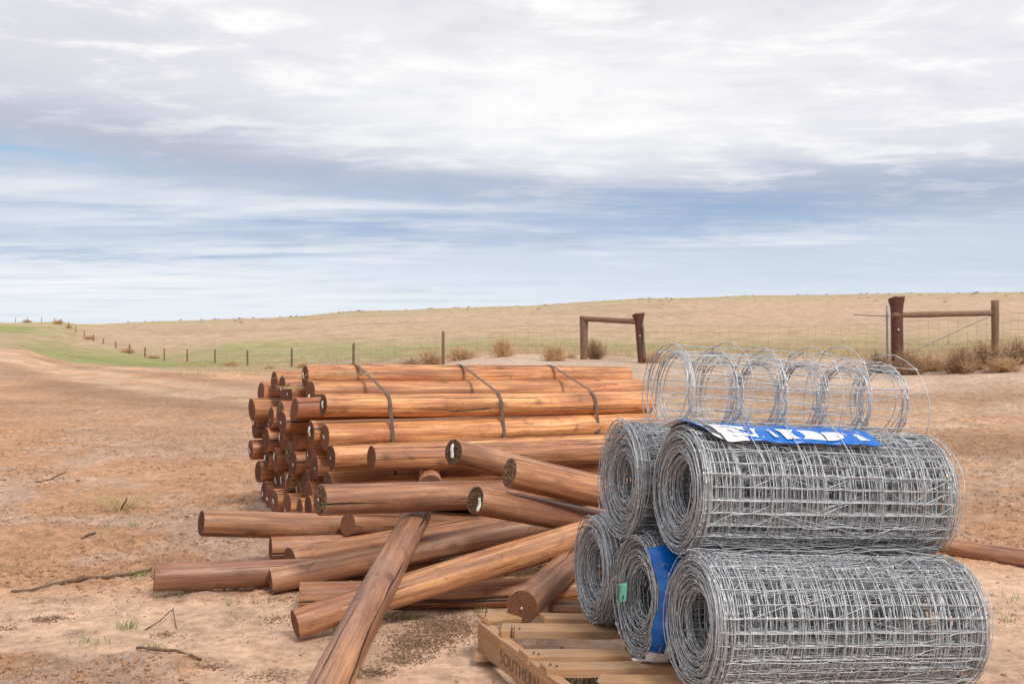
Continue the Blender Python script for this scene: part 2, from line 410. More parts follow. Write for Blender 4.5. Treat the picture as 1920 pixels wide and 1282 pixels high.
def build_ground():
    r = [1.2]
    while r[-1] < 9: r.append(r[-1] * 1.0042)
    while r[-1] < 20: r.append(r[-1] * 1.0075)
    while r[-1] < 5000: r.append(r[-1] * 1.017)
    r = np.array([.3, .6, .9] + r)
    a = np.radians(np.concatenate([np.arange(-180, -34, 4.), np.arange(-34, 36, .125), np.arange(36, 180, 4.)]))
    A, R = np.meshgrid(a, r); X = (R * np.sin(A)).ravel(); Y = (R * np.cos(A)).ravel()
    Z = ground_z(X, Y); n, m = len(r), len(a)
    i = np.arange(n - 1)[:, None] * m; j = np.arange(m)[None]; j2 = (j + 1) % m
    Fc = np.stack([i + j, i + m + j, i + m + j2, i + j2], -1).reshape(-1, 4)[:, ::-1]
    V = np.stack([X, Y, Z], 1)
    V = np.vstack([V, [[0, 0, gz(0, .3)]]])
    o = mesh_obj('ground', V, Fc, GROUND)
    C = np.ones((len(V), 4), np.float32); C[:-1, :3] = np.clip(albedo(X, Y), .02, .8); C[-1, :3] = C[0, :3]
    at = o.data.color_attributes.new('soil', 'FLOAT_COLOR', 'POINT'); at.data.foreach_set('color', C.ravel())
    w3 = np.zeros(len(V), np.float32); w3[:-1] = albedo.field
    at3 = o.data.attributes.new('field', 'FLOAT', 'POINT'); at3.data.foreach_set('value', w3)
    w = np.zeros(len(V), np.float32); w[:-1] = sand_w(X, Y)
    at2 = o.data.attributes.new('sandy', 'FLOAT', 'POINT'); at2.data.foreach_set('value', w)
    tag(o, kind='structure')
    return o
def ground_mat():
    m, nt, b = new_mat('soil'); t = NT(nt)
    g = t.n('NewGeometry').outputs['Position']
    at = t.n('Attribute'); at.attribute_name = 'soil'
    sw = t.n('Attribute'); sw.attribute_name = 'sandy'; sw = sw.outputs['Fac']
    f1 = t.noise(g, 5.5, 8, .68); f2 = t.noise(g, 38, 5, .7); f3 = t.noise(g, 150, 3, .7); f0 = t.noise(t.vmath('MULTIPLY', g, (.3, .3, .3)), 1.2, 9, .68)
    c = t.vmath('SCALE', at.outputs['Color'], sc=t.mapr(f1, .30, .70, .74, 1.20))
    f4 = t.noise(g, 13, 7, .72)
    c = t.vmath('SCALE', c, sc=t.mapr(f4, .35, .65, .76, 1.27))
    c = t.mix(t.math('MULTIPLY', t.mapr(f4, .385, .31, 0, .75), t.math('SUBTRACT', 1.0, sw)), c, (.24, .115, .06))  # crevice shade painted into the dirt colour where the bump noise dips
    c = t.vmath('SCALE', c, sc=t.mapr(f0, .33, .67, .78, 1.18))
    nsw = t.math('SUBTRACT', 1.0, sw)
    c = t.mix(t.math('MULTIPLY', t.mapr(f2, .57, .67, 0, .7), t.math('MULTIPLY_ADD', nsw, .9, .12)), c, (.22, .10, .048))
    c = t.mix(t.mapr(f3, .66, .74, 0, .6), c, (.13, .075, .048))
    c = t.mix(t.math('MULTIPLY', t.mapr(t.noise(g, 80, 3, .6), .60, .72, 0, .5), nsw), c, (.56, .40, .28))
    fd = t.n('Attribute'); fd.attribute_name = 'field'; fd = fd.outputs['Fac']
    s1 = t.noise(t.vmath('MULTIPLY', g, (1, .45, 1)), .55, 9, .72)
    c = t.mix(t.math('MULTIPLY', fd, t.mapr(s1, .52, .68, 0, .75)), c, (.27, .185, .105))
    c = t.mix(t.math('MULTIPLY', fd, t.mapr(s1, .46, .34, 0, .5)), c, (.56, .43, .31))
    # small drifts of dark bark dust lying on the sand
    db = t.math('MULTIPLY', t.mapr(t.noise(g, 2.6, 3, .5), .60, .69, 0, 1), t.mapr(t.noise(g, 70, 4, .75), .46, .56, 0, 1))
    c = t.mix(t.math('MULTIPLY', t.math('MULTIPLY', db, sw), .75), c, (.15, .092, .06))
    t.set(b.inputs['Base Color'], c); b.inputs['Roughness'].default_value = .95; b.inputs['Specular IOR Level'].default_value = .15
    h = t.math('ADD', t.math('ADD', t.math('MULTIPLY', f2, .55), t.math('MULTIPLY', t.math('MULTIPLY', f4, nsw), 1.5)), t.math('ADD', t.math('MULTIPLY', f3, .2), t.math('MULTIPLY', f1, 1.2)))
    t.set(b.inputs['Normal'], t.bump(h, t.math('MULTIPLY_ADD', nsw, .60, .33), .06))
    return m
GROUND = ground_mat()
build_ground()

# ------------------------------------------------------------------ posts (round treated timber)
def frame_from(axis):
    a = np.asarray(axis, float); a = a / np.linalg.norm(a)
    ref = np.array([0, 0, 1.]) if abs(a[2]) < .95 else np.array([0, 1., 0])
    y = ref - a * (a @ ref); y /= np.linalg.norm(y)      # local Y points up
    x = np.cross(y, a)
    return np.stack([x, y, a], 1)
def make_post(p1, axis, L, D1, D2, col, label, tagpos=None, rough=False, group=None, cat='timber post', name='timber_post', rag=None):
    a = np.asarray(axis, float); a /= np.linalg.norm(a)
    R = frame_from(a)
    n = 28; m = max(12, int(L / .05))
    ph = rng.random(6) * 6.28
    th = np.arange(n) * 2 * np.pi / n
    z = np.linspace(0, L, m)
    ov = .012 * np.cos(2 * th + ph[0]) + .010 * np.cos(3 * th + ph[1])
    rad = (D1 + (D2 - D1) * (z / L)) / 2
    rad = rad * (1 + .010 * np.sin(z * 5 + ph[2]) + .007 * np.sin(z * 13 + ph[3]))
    lump = np.array([fbm(np.cos(th) * 1.5 + 5 + ph[4] * 9, np.full(n, zz * 3 + ph[5] * 7) + np.sin(th) * 1.5, 3) for zz in z]) * .018
    rr = rad[:, None] * (1 + ov[None] + lump)
    bend = .006 * (L / 2.5) * np.sin(z / L * math.pi * 1.3 + ph[0]); bend -= bend[0]
    bend2 = .006 * (L / 2.5) * np.sin(z / L * math.pi * 1.1 + ph[1]); bend2 -= bend2[0]
    tilt = rng.normal(size=2) * .035
    zz = z[:, None] + (tilt[0] * np.cos(th) + tilt[1] * np.sin(th))[None] * rr * np.exp(-z / .12)[:, None]
    Xc = rr * np.cos(th) + bend[:, None]; Yc = rr * np.sin(th) + bend2[:, None]
    V = np.stack([Xc, Yc, zz], -1)
    # bevelled arris at both ends
    e0 = V[0].copy(); V[0, :, :2] *= .955; e0[:, 2] += .006
    e1 = V[-1].copy(); e1[:, 2] -= .006; cxy = np.array([bend[-1], bend2[-1]]); V[-1, :, :2] = cxy + (V[-1, :, :2] - cxy) * .955
    V = np.concatenate([V[:1], e0[None], V[1:-1], e1[None], V[-1:]]); m = len(V)
    i = np.arange(m - 1)[:, None] * n; j = np.arange(n)[None]; j2 = (j + 1) % n
    Fc = np.stack([i + j, i + j2, i + n + j2, i + n + j], -1).reshape(-1, 4)
    o = mesh_obj(name, V.reshape(-1, 3), Fc, WOOD)
    M = Matrix.Identity(4)
    for q in range(3):
        for w in range(3): M[q][w] = R[q, w]
        M[q][3] = p1[q]
    o.matrix_world = M
    o.color = (*col, 1)
    tag(o, label, cat, group)
    # sawn end faces
    for end, ring, sgn in ((0, V[0], 1), (1, V[-1], -1)):
        if end == 1 and False: continue
        c = ring.mean(0); K = 7; VV = [c]; FF = []
        for q in range(1, K + 1):
            f = q / K
            rg = c + (ring - c) * f
            if q < K: rg[:, 2] += rng.normal(size=n) * (.0035 if rough else .0007)
            VV += list(rg)
        for q in range(n):
            q2 = (q + 1) % n
            FF.append((0, 1 + q2, 1 + q) if sgn > 0 else (0, 1 + q, 1 + q2))
            for w in range(K - 1):
                A = 1 + w * n; B = A + n
                f = (A + q, A + q2, B + q2, B + q); FF.append(f if sgn > 0 else f[::-1])
        e = mesh_obj('end_face', np.array(VV), FF, ENDR if (rough and end == 0) else ENDG, o, smooth=False)
    if tagpos is not None:
        tx, ty, sx, sy = tagpos; sx *= 1.35; sy *= 1.0
        r0 = rad[0]; s = rng.random() * .6 - .3
        g = []
        for v in np.linspace(-1, 1, 6):
            for u in np.linspace(-1, 1, 4):
                g.append([tx * r0 + sx * u * (1 - .35 * (v > .5) * rng.random()) * (1 - .3 * rng.random() * (abs(v) > .9)) + s * sy * v * .6, ty * r0 + sy * v, 0])
        g = np.array(g)
        g[:, 2] = -.006 - .004 * (np.sin(g[:, 1] * 90) + 1) - abs(tilt).sum() * 0 + (tilt[0] * g[:, 0] + tilt[1] * g[:, 1])
        ff = [(r * 4 + c, r * 4 + c + 1, r * 4 + c + 5, r * 4 + c + 4) for r in range(5) for c in range(3)]
        tp = mesh_obj('paper_tag', g, ff, PAPER, o)
        sm = tp.modifiers.new('thickness', 'SOLIDIFY'); sm.thickness = .0015
    return o, V, R

# strapped stack ----------------------------------------------------------
PHI = math.radians(30)
AX = np.array([math.cos(PHI), math.sin(PHI), -.026]); AX /= np.linalg.norm(AX)
G_ST = 'posts in the strapped stack'
ST = [
 ('T1',572,706,45,7.399,'orange post on the very top of the strapped stack, white tag on its end',(.1,.1,.010,.022)),
 ('F0',582,736,45,7.278,'orange-red post just below the topmost post at the front of the stack',(.0,-.35,.010,.02)),
 ('F1',606,760,43,6.87,'long smooth orange post crossed by three straps, sticking out farthest right of the stack',(-.2,.1,.012,.024)),
 ('F2',582,811,47,6.987,'post with big torn white tag, half hidden behind the pale post below it',(-.1,.1,.014,.034)),
 ('F3',609,819,50,6.854,'pale yellowish post at the stack front with the strap ends lying on it',(-.1,0,.009,.012)),
 ('F4',621,858,49,6.66,'short-looking rough brown post butting a cut end at the front of the stack',(-.2,.0,.004,.007)),
 ('F5',614,907,46,6.80,'yellowish post low at the stack front, just above the long weathered post',None),
 (1,514,718,47,7.846,'post with pale rimmed end at the top left corner of the strapped stack',None),
 (2,529,726,46,7.688,'second post from the left along the top of the stack, tiny tag',(.1,-.1,.006,.016)),
 (3,541,741,46,7.536,'post with straw lying on it, near the top of the stack',(-.1,.1,.005,.010)),
 (4,489,737,45,8.036,'plain-ended reddish post at the upper left shoulder of the stack',None),
 (5,472,768,45,7.879,'leftmost post of the upper half of the stack, plain dark end',None),
 (6,552,767,44,7.138,'plain-ended red post right under the straw-covered one',None),
 (7,525,773,46,7.408,'post with fibrous end in the middle of the upper stack',None),
 (8,508,782,40,7.716,'post with one tiny white dot on its end, upper stack middle',(-.1,-.3,.003,.004)),
 (9,529,792,46,7.247,'orange post with pale splintered rim, centre of the stack end',(0,.0,.006,.010)),
 (10,477,803,40,8.065,'blackened post with small white tag below the leftmost upper post',(.0,.5,.009,.014)),
 (11,497,808,42,7.933,'shadowed post squeezed in behind the large red post, left of stack centre',None),
 (12,498,824,46,7.762,'large plain red post left of the stack centre',None),
 (13,470,843,38,8.055,'small leftmost post of the stack with a curled white tag',(.0,-.1,.008,.020)),
 (14,555,823,42,7.382,'plain brown post left of the post with the big torn tag',None),
 (15,528,824,42,7.624,'hidden post showing only a long folded white tag, stack centre',(.2,.2,.008,.028)),
 (16,540,848,44,7.51,'tall-ended post with a small white dot, below the stack centre',(-.2,.0,.005,.008)),
 (17,500,862,40,7.826,'narrow post with bent white tag in the lower left of the stack',(.1,.2,.011,.022)),
 (18,515,862,48,7.678,'large post with torn white tag in the lower left of the stack',(-.3,.3,.009,.030)),
 (19,549,868,45,7.359,'large lower post with a small white chip low on its end',(-.3,-.1,.006,.012)),
 (20,580,856,45,7.136,'post with small ragged tag beneath the post with the big torn tag',(0,.15,.007,.012)),
 (21,484,884,41,7.945,'dark red leftmost post of the lower half of the stack, no tag',None),
 (22,591,876,46,6.994,'post with chipped pale spot, left of the short-looking rough post',(-.3,-.05,.005,.008)),
 (23,530,902,42,7.671,'low post with long narrow white tag, middle of the stack base',(.1,.1,.009,.032)),
 (24,542,899,44,7.53,'low post with white triangular tag, middle of the stack base',(.1,.3,.009,.018)),
 (25,519,901,40,7.815,'low shadowed post with a faint upright tag near the stack base',(.0,.0,.008,.024)),
 (26,558,919,42,7.412,'round-ended post with slim white tag near the stack base',(-.2,.1,.006,.022)),
 (27,571,902,46,7.294,'tall orange-ended post beside the slim-tagged one, lower right of stack end',None),
 (28,577,924,46,7.139,'lower red post just behind the end of the long weathered post',None),
 (29,495,922,40,7.882,'lowest-left post of the stack with a white tag in shadow',(.1,-.2,.008,.020)),
 (30,503,933,40,7.706,'base post with white tag at the bottom left of the stack',(.0,-.1,.012,.012)),
 (31,513,939,46,7.537,'base post with pale rim and small tag, bottom of the stack',(-.2,.0,.007,.018)),
 (32,538,946,42,7.24,'bright orange base post under the middle of the stack',(.0,-.5,.004,.005)),
 (33,562,953,40,7.001,'plain base post at the bottom beside the long weathered post',None),
 (34,578,949,40,6.891,'lowest plain post half buried behind the long weathered post end',None),
]
STACK = {}
for k, px, py, dpx, d, lab, tp in ST:
    p = P(px, py, d); D1 = dpx / F * d * .985
    front = isinstance(k, str)
    L = {'F1': 2.77, 'F0': 2.94, 'T1': 2.90, 'F4': 2.5, 'F5': 2.6, 'F3': 2.75}.get(k, 2.68 + rng.normal() * .05)
    D2 = D1 * (1.18 if k in ('F1', 'F3', 'F5', 'F0', 'T1') else 1.03 + .05 * rng.random())
    ax = AX + np.array([0, 0, rng.normal() * .002])
    red = .06 + .12 * rng.random() if front else .45 + .45 * rng.random()
    if k in ('T1', 'F0'): red = .32
    tone = (.58 + .20 * rng.random()) if front else .50 + .2 * rng.random()
    if k == 'F3': tone = .78
    if k == 10: tone, red = .12, .3
    o, V, R = make_post(p, ax, L, D1, D2, (.08 + .1 * rng.random(), tone, red), lab, tp, k in (7, 16), G_ST)
    STACK[k] = (p, ax / np.linalg.norm(ax), L, D1 / 2, D2 / 2)

# loose posts -------------------------------------------------------------
G_LO = 'loose posts lying in front of the stack'
def loose(px1, py1, d1, px2, py2, d2, L, D1, D2, col, lab, tp=None, rough=False, name='timber_post'):
    a = P(px1, py1, d1); b = P(px2, py2, d2)
    return make_post(a, b - a, L, D1, D2, (min(1, col[0] + .22), col[1] * .93, min(1, col[2] + .12)), lab, tp, rough, G_LO, name=name)
loose(600, 937, 5.3, 900, 925, 5.92, 2.35, .167, .163, (.75, .50, .45), 'long weathered pinkish post with fibrous end lying across the pile, nearest the stack', (0, 0, .004, .008), True)
loose(850, 847, 5.85, 1120, 911, 6.75, 2.3, .152, .155, (.55, .50, .2), 'loose post with a long white tag on its fibrous end, uppermost of the loose posts', (.0, .05, .010, .040), True)
loose(955, 886, 5.5, 1120, 922, 5.78, 2.1, .165, .17, (.15, .56, .22), 'smooth orange loose post with a dark knot, its untagged fibrous end beside the wire rolls', None, True)
loose(891, 937, 5.40, 1070, 969, 5.8, 2.1, .155, .155, (.40, .46, .30), 'loose post with a folded white tag at the left rim of its fibrous end', (-.75, -.25, .010, .036), True)
loose(377, 980, 6.0, 640, 989, 6.49, 2.35, .157, .160, (.55, .50, .25), 'loose post jutting out left in mid air in front of the stack base', None)
loose(652, 983, 6.28, 742, 984, 6.58, 2.2, .150, .150, (.5, .40, .35), 'shadowed post under the long weathered post, round ringed end showing', None)
loose(716, 977, 6.75, 790, 979, 7.05, 1.6, .150, .150, (.5, .36, .35), 'dark post end just left of the diagonal post under the pile', None)
loose(289, 1082, 5.55, 500, 1074, 5.74, 2.1, .150, .150, (.55, .45, .50), 'leftmost loose post lying flat on the sand beside green weeds', None)
loose(507, 1028, 6.15, 690, 1021, 6.4, 2.0, .145, .145, (.5, .47, .3), 'pinkish post half hidden behind two crossing posts, left side of pile', None)
loose(543, 1047, 5.9, 760, 1009, 6.45, 2.2, .140, .145, (.35, .52, .22), 'orange post with square-cut left end, second above the flat one', None)
loose(507, 1089, 5.6, 960, 1000, 6.1, 2.2, .136, .150, (.55, .46, .25), 'long post rising right behind the diagonal post, left end dark and tilted', None)
loose(553, 1169, 4.75, 1080, 1006, 5.45, 1.95, .140, .168, (.25, .58, .12), 'longest pale orange post slanting up to the wire rolls, left end on sand', None)
loose(562, 1118, 5.25, 960, 1108, 5.42, 1.9, .145, .150, (.3, .50, .25), 'post lying on the ground beneath the slanting orange post', None)
loose(979, 1137, 4.6, 1075, 1050, 5.5, 1.7, .152, .152, (.6, .44, .45), 'short-looking post pointing at the camera with ringed round end above pallet', (.0, -.05, .004, .006))
loose(597, 1330, 3.62, 768, 985, 5.70, 2.36, .160, .160, (.90, .54, .42), 'big weathered pinkish post leaning diagonally across the foreground', None)
loose(1032, 1146, 5.0, 1110, 1146, 5.05, 1.2, .11, .11, (.5, .36, .6), 'reddish post lying low behind the broken pallet', None)
loose(808, 911, 6.35, 806, 893, 7.0, 1.4, .150, .150, (.2, .55, .5), 'post with only its round reddish end rim peeping above the weathered post', None)
# second of the two butting front posts of the stack
loose(696, 859, 6.52, 1120, 848, 7.40, 2.45, .168, .185, (.2, .62, .08), 'orange post with pale cut edge in front of the strap ends, below them', None)
b1 = on_ground(1960, 6.7); a1 = on_ground(1690, 7.4)
make_post(a1 + [0, 0, .05], (b1 - a1), 2.3, .125, .135, (.85, .55, .45), 'lone pinkish weathered post on the sand behind the wire rolls at right', None, False, G_LO)

# steel straps around the stack -------------------------------------------
U = np.array([-math.sin(PHI), math.cos(PHI), 0]); W3 = np.cross(AX, U) * -1
W3 = np.cross(U, AX); W3 = W3 if W3[2] > 0 else -W3
O0 = STACK['F1'][0]
def hull(pts):
    pts = sorted(map(tuple, pts)); 
    def half(ps):
        h = []
        for p in ps:
            while len(h) > 1 and (h[-1][0] - h[-2][0]) * (p[1] - h[-2][1]) - (h[-1][1] - h[-2][1]) * (p[0] - h[-2][0]) <= 0: h.pop()
            h.append(p)
        return h[:-1]
    return half(pts) + half(pts[::-1])
strap_lab = ['dark steel strap round the stack, nearest its left end', 'dark steel strap round the middle of the stack', 'dark steel strap round the stack, nearest the wire rolls']
for si, (spx, lab) in enumerate(zip((727, 934, 1108), strap_lab)):
    # distance along the stack where the strap crosses the front of post F1
    p, ax, L, r1, r2 = STACK['F1']
    s = 0.
    for it in range(200):
        c = p + ax * s - U * r1
        if (c[0] / c[1]) * F + 960 >= spx: break
        s += .02
    s0 = (p + ax * s - O0) @ AX
    cpts = []
    for k, (p, ax, L, r1, r2) in STACK.items():
        if k in ('F4',): continue
        t = s0 - (p - O0) @ AX
        if t < .02 or t > L: continue
        c = p + ax * t; r = r1 + (r2 - r1) * t / L + .010
        u, v = (c - O0) @ U, (c - O0) @ W3
        if k == 'F5': u += .02
        for a in np.linspace(0, 6.2832, 24, endpoint=False): cpts.append((u + r * math.cos(a), v + r * math.sin(a)))
    h = np.array(hull(cpts)); h = np.vstack([h, h[:1]])
    # resample
    seg = np.r_[0, np.cumsum(np.hypot(*np.diff(h, axis=0).T))]
    q = np.linspace(0, seg[-1], 140); hu = np.interp(q, seg, h[:, 0]); hv = np.interp(q, seg, h[:, 1])
    VV = []
    cu, cv = hu.mean(), hv.mean()
    for u, v in zip(hu, hv):
        sl = .05 * (v - hv.max()) / 1.0 * (u < cu) * -1
        nrm = np.array([u - cu, v - cv]); nrm /= np.linalg.norm(nrm) + 1e-6
        for off in (0, .0018):
            for w in (-.013, .013):
                VV.append(O0 + AX * (s0 + w + sl) + U * (u + nrm[0] * off) + W3 * (v + nrm[1] * off))
    FF = []
    for i in range(len(hu) - 1):
        a = i * 4; b = a + 4
        FF += [(a, a + 1, b + 1, b), (a + 2, b + 2, b + 3, a + 3), (a, b, b + 2, a + 2), (a + 1, a + 3, b + 3, b + 1)]
    o = mesh_obj('steel_strap', np.array(VV), FF, STRAP, smooth=False)
    tag(o, lab, 'strap', 'steel straps round the stack')
    if True:
        b = Acc(); i0 = int(np.argmin(abs(hu - hu.min()) + 9 * (abs(hv - (hv.max() - (.52, .60, .45)[si])) > .05)))
        c = O0 + AX * s0 + U * (hu[i0] - .003) + W3 * hv[i0]
        b.box(c, .026, .004, .008, np.stack([AX, U, W3], 1)); b.build('strap_clip', GALV, o, False)

# ------------------------------------------------------------------ wire rolls
def roll_frame(phi, sink):
    a = np.array([math.cos(phi), math.sin(phi), sink]); a /= np.linalg.norm(a)
    y = np.array([-math.sin(phi), math.cos(phi), 0]); z = np.cross(a, y)
    return np.stack([a, y, z], 1)
def set_frame(o, R, p):
    M = Matrix.Identity(4)
    for q in range(3):
        for w in range(3): M[q][w] = R[q, w]
        M[q][3] = p[q]
    o.matrix_world = M
WR = .0019
def spiral(turns, rin, rout, ppt, xpos, xj, rj, phase, squash=1., knots_at=None):
    n = int(turns * ppt)
    th = phase + np.arange(n) / ppt * 2 * np.pi
    f = np.arange(n) / n
    r = rin + (rout - rin) * f ** .8
    r = r * (1 + .012 * np.sin(2 * th + 1.3 * phase) + .01 * np.sin(3 * th + 2)) + snoise1(n, ppt * .5, rj) + rng.normal(size=n) * rj * .35
    k = rng.uniform(-1.9, 1.9, int(turns * 1.25) + 4) * xj; u = np.arange(n) / (ppt * .85); iu = u.astype(int); fu = u - iu; fu = fu * fu * (3 - 2 * fu)
    x = xpos + k[iu] * (1 - fu) + k[iu + 1] * fu + snoise1(n, ppt * .16, .0035) + rng.normal(size=n) * .0012
    return np.stack([x, r * np.cos(th), r * np.sin(th) * squash], 1), th, r
def make_roll(p, phi, sink, L, D, turns, hole, phase, label, loose_r=.012, squash=1.):
    R = roll_frame(phi, sink)
    root = empty('wire_roll'); set_frame(root, R, p)
    tag(root, label, 'wire roll', 'rolls of fence wire on the pallet')
    Rout = D / 2; rin = hole / 2
    lines = np.linspace(0, L, 10); ppt = 32
    A = Acc(); K = Acc()
    tracks = []
    for li, xp in enumerate(lines):
        endl = li in (0, len(lines) - 1)
        for rep in range(2 if endl else 1):
            tn = turns * (.72 if rep else 1)
            xj = .020 if endl else .028
            xx = xp + (.016 if li == 0 else -.016) * endl
            pts, th, r = spiral(tn, rin, Rout, ppt, xx, xj, .0026, phase + rep * 2.1, squash)
            if endl:
                # keep the face roughly flat: dished a little towards the hole
                dish = .022 * (1 - (r - rin) / (Rout - rin)); pts[:, 0] += dish * (1 if li == 0 else -1)
            # last turn is looser than the rest
            m = int(ppt * 1.2); w = np.linspace(0, 1, m) ** 1.5
            if rep == 0: pts[-m:, 1:] *= (1 + loose_r / Rout * w)[:, None]
            A.tube(pts, WR, 4)
            if rep == 0: tracks.append((pts, th))
            if endl:
                idx = rng.choice(len(pts) - 2, 130, replace=False)
                idx = np.concatenate([idx, np.arange(len(pts) - ppt * 3, len(pts) - 2, 4)])
            else:
                idx = np.arange(len(pts) - ppt * 4, len(pts) - 2, 4)
            for i in idx:
                q = pts[i]; t = pts[i + 1] - pts[i]; t /= np.linalg.norm(t)
                K.tube([q - t * .0075, q - t * .003, q + t * .003, q + t * .0075], [.0028, .0046, .0046, .0028], 5)
    A.V += K.V; A.F += [f + (A.n - 0) for f in K.F]; A.n += K.n
    A.build('line_wires', WIRE, root)
    # stay wires: along the roll from line to line
    B = Acc(); n = len(tracks[0][0]); i = 5.
    while i < n - 1:
        f = i / n; r = rin + (Rout - rin) * f ** .8
        if f > .06:
            pts = []
            jit = rng.normal() * 1.0
            for li, (tp, th) in enumerate(tracks):
                ii = int(np.clip(i + jit * .06 * (li - 4.5) * .9 + rng.normal() * .09, 0, n - 1)); q = tp[ii].copy()
                out = np.array([0, q[1], q[2]]) / (np.hypot(q[1], q[2]) + 1e-6)
                pts.append(q + out * (.0022 + rng.normal() * .0012))
            pts = np.array(pts); pp = [pts[0]]
            for a, b in zip(pts[:-1], pts[1:]):
                mid = (a + b) / 2; out = np.array([0, mid[1], mid[2]]); out /= np.hypot(out[1], out[2]) + 1e-6
                pp += [a + (b - a) * .08 + out * .002, mid - out * abs(rng.normal()) * .003 + rng.normal(size=3) * .0022, b]
            B.tube(pp, WR * .85, 4)
        spacing = .085 if f > .85 else .075
        i += max(1.3, (spacing * (1 + .5 * rng.normal() * .5)) / (2 * np.pi * r) * ppt)
    B.build('stay_wires', WIRE, root)
    return root, R

RPHI = math.radians(14)
roll_spec = [
 ('R1', 1272, 917, 3.82, .487, -.058, 1.045, 44, .20, .4, 'upper front roll of galvanised fence wire with a blue and white label on top', .014),
 ('R2', 1166, 897, 4.28, .490, -.05, 1.10, 42, .19, 1.9, 'upper back roll of galvanised fence wire, behind the blue-labelled one', .010),
 ('R3', 1110, 1066, 4.50, .480, -.05, 1.08, 40, .19, 3.1, 'bottom roll of fence wire farthest back, next to the loose posts', .010),
 ('R4', 1195, 1114, 4.05, .480, -.05, 1.08, 42, .17, 4.4, 'bottom middle roll of fence wire in a blue sleeve with a green tag', .012),
 ('R5', 1300, 1164, 3.58, .490, -.066, 1.03, 44, .20, 5.2, 'largest-looking bottom front roll of fence wire, unlabelled, nearest the camera', .014),
]
ROLLS = {}
for k, px, py, d, D, sink, L, tn, hole, ph, lab, lr in roll_spec:
    p = P(px, py, d)
    root, R = make_roll(p, RPHI, sink, L, D, tn, hole, ph, lab, lr)
    ROLLS[k] = (root, R, p, D / 2, L)

# a few loose tail wires at the right end of the rolls
def tail(root, pts, name='loose_tail'):
    a = Acc(); a.tube(pts, WR, 5); a.build(name, WIRE, root)
for k, rr in (('R1', .268), ('R5', .258)):
    root, R, p, r0, L = ROLLS[k]
    th = np.linspace(1.7, 5.4, 18)
    tail(root, np.stack([np.full(18, L - .004) + .012 * np.sin(th * 3), (r0 + (rr - r0) * np.sin((th - 1.7) / 3.7 * np.pi)) * np.cos(th), (r0 + (rr - r0) * np.sin((th - 1.7) / 3.7 * np.pi)) * np.sin(th)], 1))

# label on the upper front roll
def ray_cyl(k, px, py, rad):
    root, R, p, r0, L = ROLLS[k]
    o = np.array([0, 0, H]) - p; dv = P(px, py, 1.) - np.array([0, 0, H])
    o = R.T @ o; dv = R.T @ dv
    a = dv[1]**2 + dv[2]**2; b = o[1] * dv[1] + o[2] * dv[2]; c = o[1]**2 + o[2]**2 - rad**2
    disc = b * b - a * c
    t = (-b - math.sqrt(max(disc, 0))) / a
    q = o + t * dv
    return q[0], math.atan2(q[2], q[1])
def cyl_pt(s, th, rad): return np.array([s, rad * math.cos(th), rad * math.sin(th)])
root1 = ROLLS['R1'][0]; r1 = ROLLS['R1'][3]; LR = r1 + .008
def label_sheet():
    low_px = np.array([1290, 1305, 1322, 1338, 1362, 1380, 1400, 1430, 1465, 1500, 1540, 1580, 1620, 1655])
    low_py = np.array([797, 804, 809, 820, 829, 827, 826.5, 828, 831, 832, 833, 834, 835, 837])
    S_, T_ = zip(*[ray_cyl('R1', a, b, LR) for a, b in zip(low_px, low_py)])
    S_ = np.array(S_); T_ = np.array(T_)
    n = 90; ss = np.linspace(S_[0], S_[-1], n); tl = np.interp(ss, S_, T_)
    top = math.radians(62)
    m = 12; V = []; mi = []
    for i, s in enumerate(ss):
        for j in range(m):
            f = j / (m - 1); th = tl[i] + (top - tl[i]) * f
            sl = s - .030 * f * sstep(.6, .85, s) - (.04 * f) * (1 - sstep(.05, .2, s))
            w = .0025 * math.sin(s * 31 + f * 2) + .0015 * math.sin(s * 77) + (.012 * (1 - sstep(.0, .15, s - ss[0])) * (1 - f))
            w += .004 * (j == 0)
            V.append(cyl_pt(sl, th, LR + w))
    Fc = []; 
    for i in range(n - 1):
        for j in range(m - 1):
            Fc.append((i * m + j, (i + 1) * m + j, (i + 1) * m + j + 1, i * m + j + 1))
            s = ss[i]; f = j / (m - 1); s2 = s - .0
            wl = .205 - .11 * f
            z = 0
            if s < wl: z = 1
            if s < .11 - .04 * f and s > .07 - .05 * f: z = 2 if vnoise(np.array([s * 60.]), np.array([f * 9.]))[0] > .45 else 1
            if s < .055 - .02 * f: z = 0 if f < .45 else 1
            if j == 0 and s > wl: z = 1 if False else 0
            mi.append(z)
    o = mesh_obj('printed_label', np.array(V), Fc, None, root1, True, [BLUE, WHITEP, GREYP], mi)
    sm = o.modifiers.new('thickness', 'SOLIDIFY'); sm.thickness = .002
    return o
lab_o = label_sheet()
def decal(polys, mat, name, k='R1', lift=.0035, parent=None, rad=None):
    rad = rad or LR
    bm = bmesh.new()
    for poly in polys:
        vs = []
        for px, py in poly:
            s, th = ray_cyl(k, px, py, rad + lift)
            vs.append(bm.verts.new(cyl_pt(s, th, rad + lift)))
        try: bm.faces.new(vs)
        except ValueError: pass
    bmesh.ops.triangulate(bm, faces=bm.faces[:])
    me = bpy.data.meshes.new(name); bm.to_mesh(me); bm.free(); me.materials.append(mat)
    o = bpy.data.objects.new(name, me); COL.objects.link(o); o.parent = parent or lab_o
    return o
def z1(L): return [(1280 + x / 9.6, 780 + y / 9.6) for x, y in L]
def z2(L): return [(1440 + x / 8.0, 780 + y / 8.0) for x, y in L]
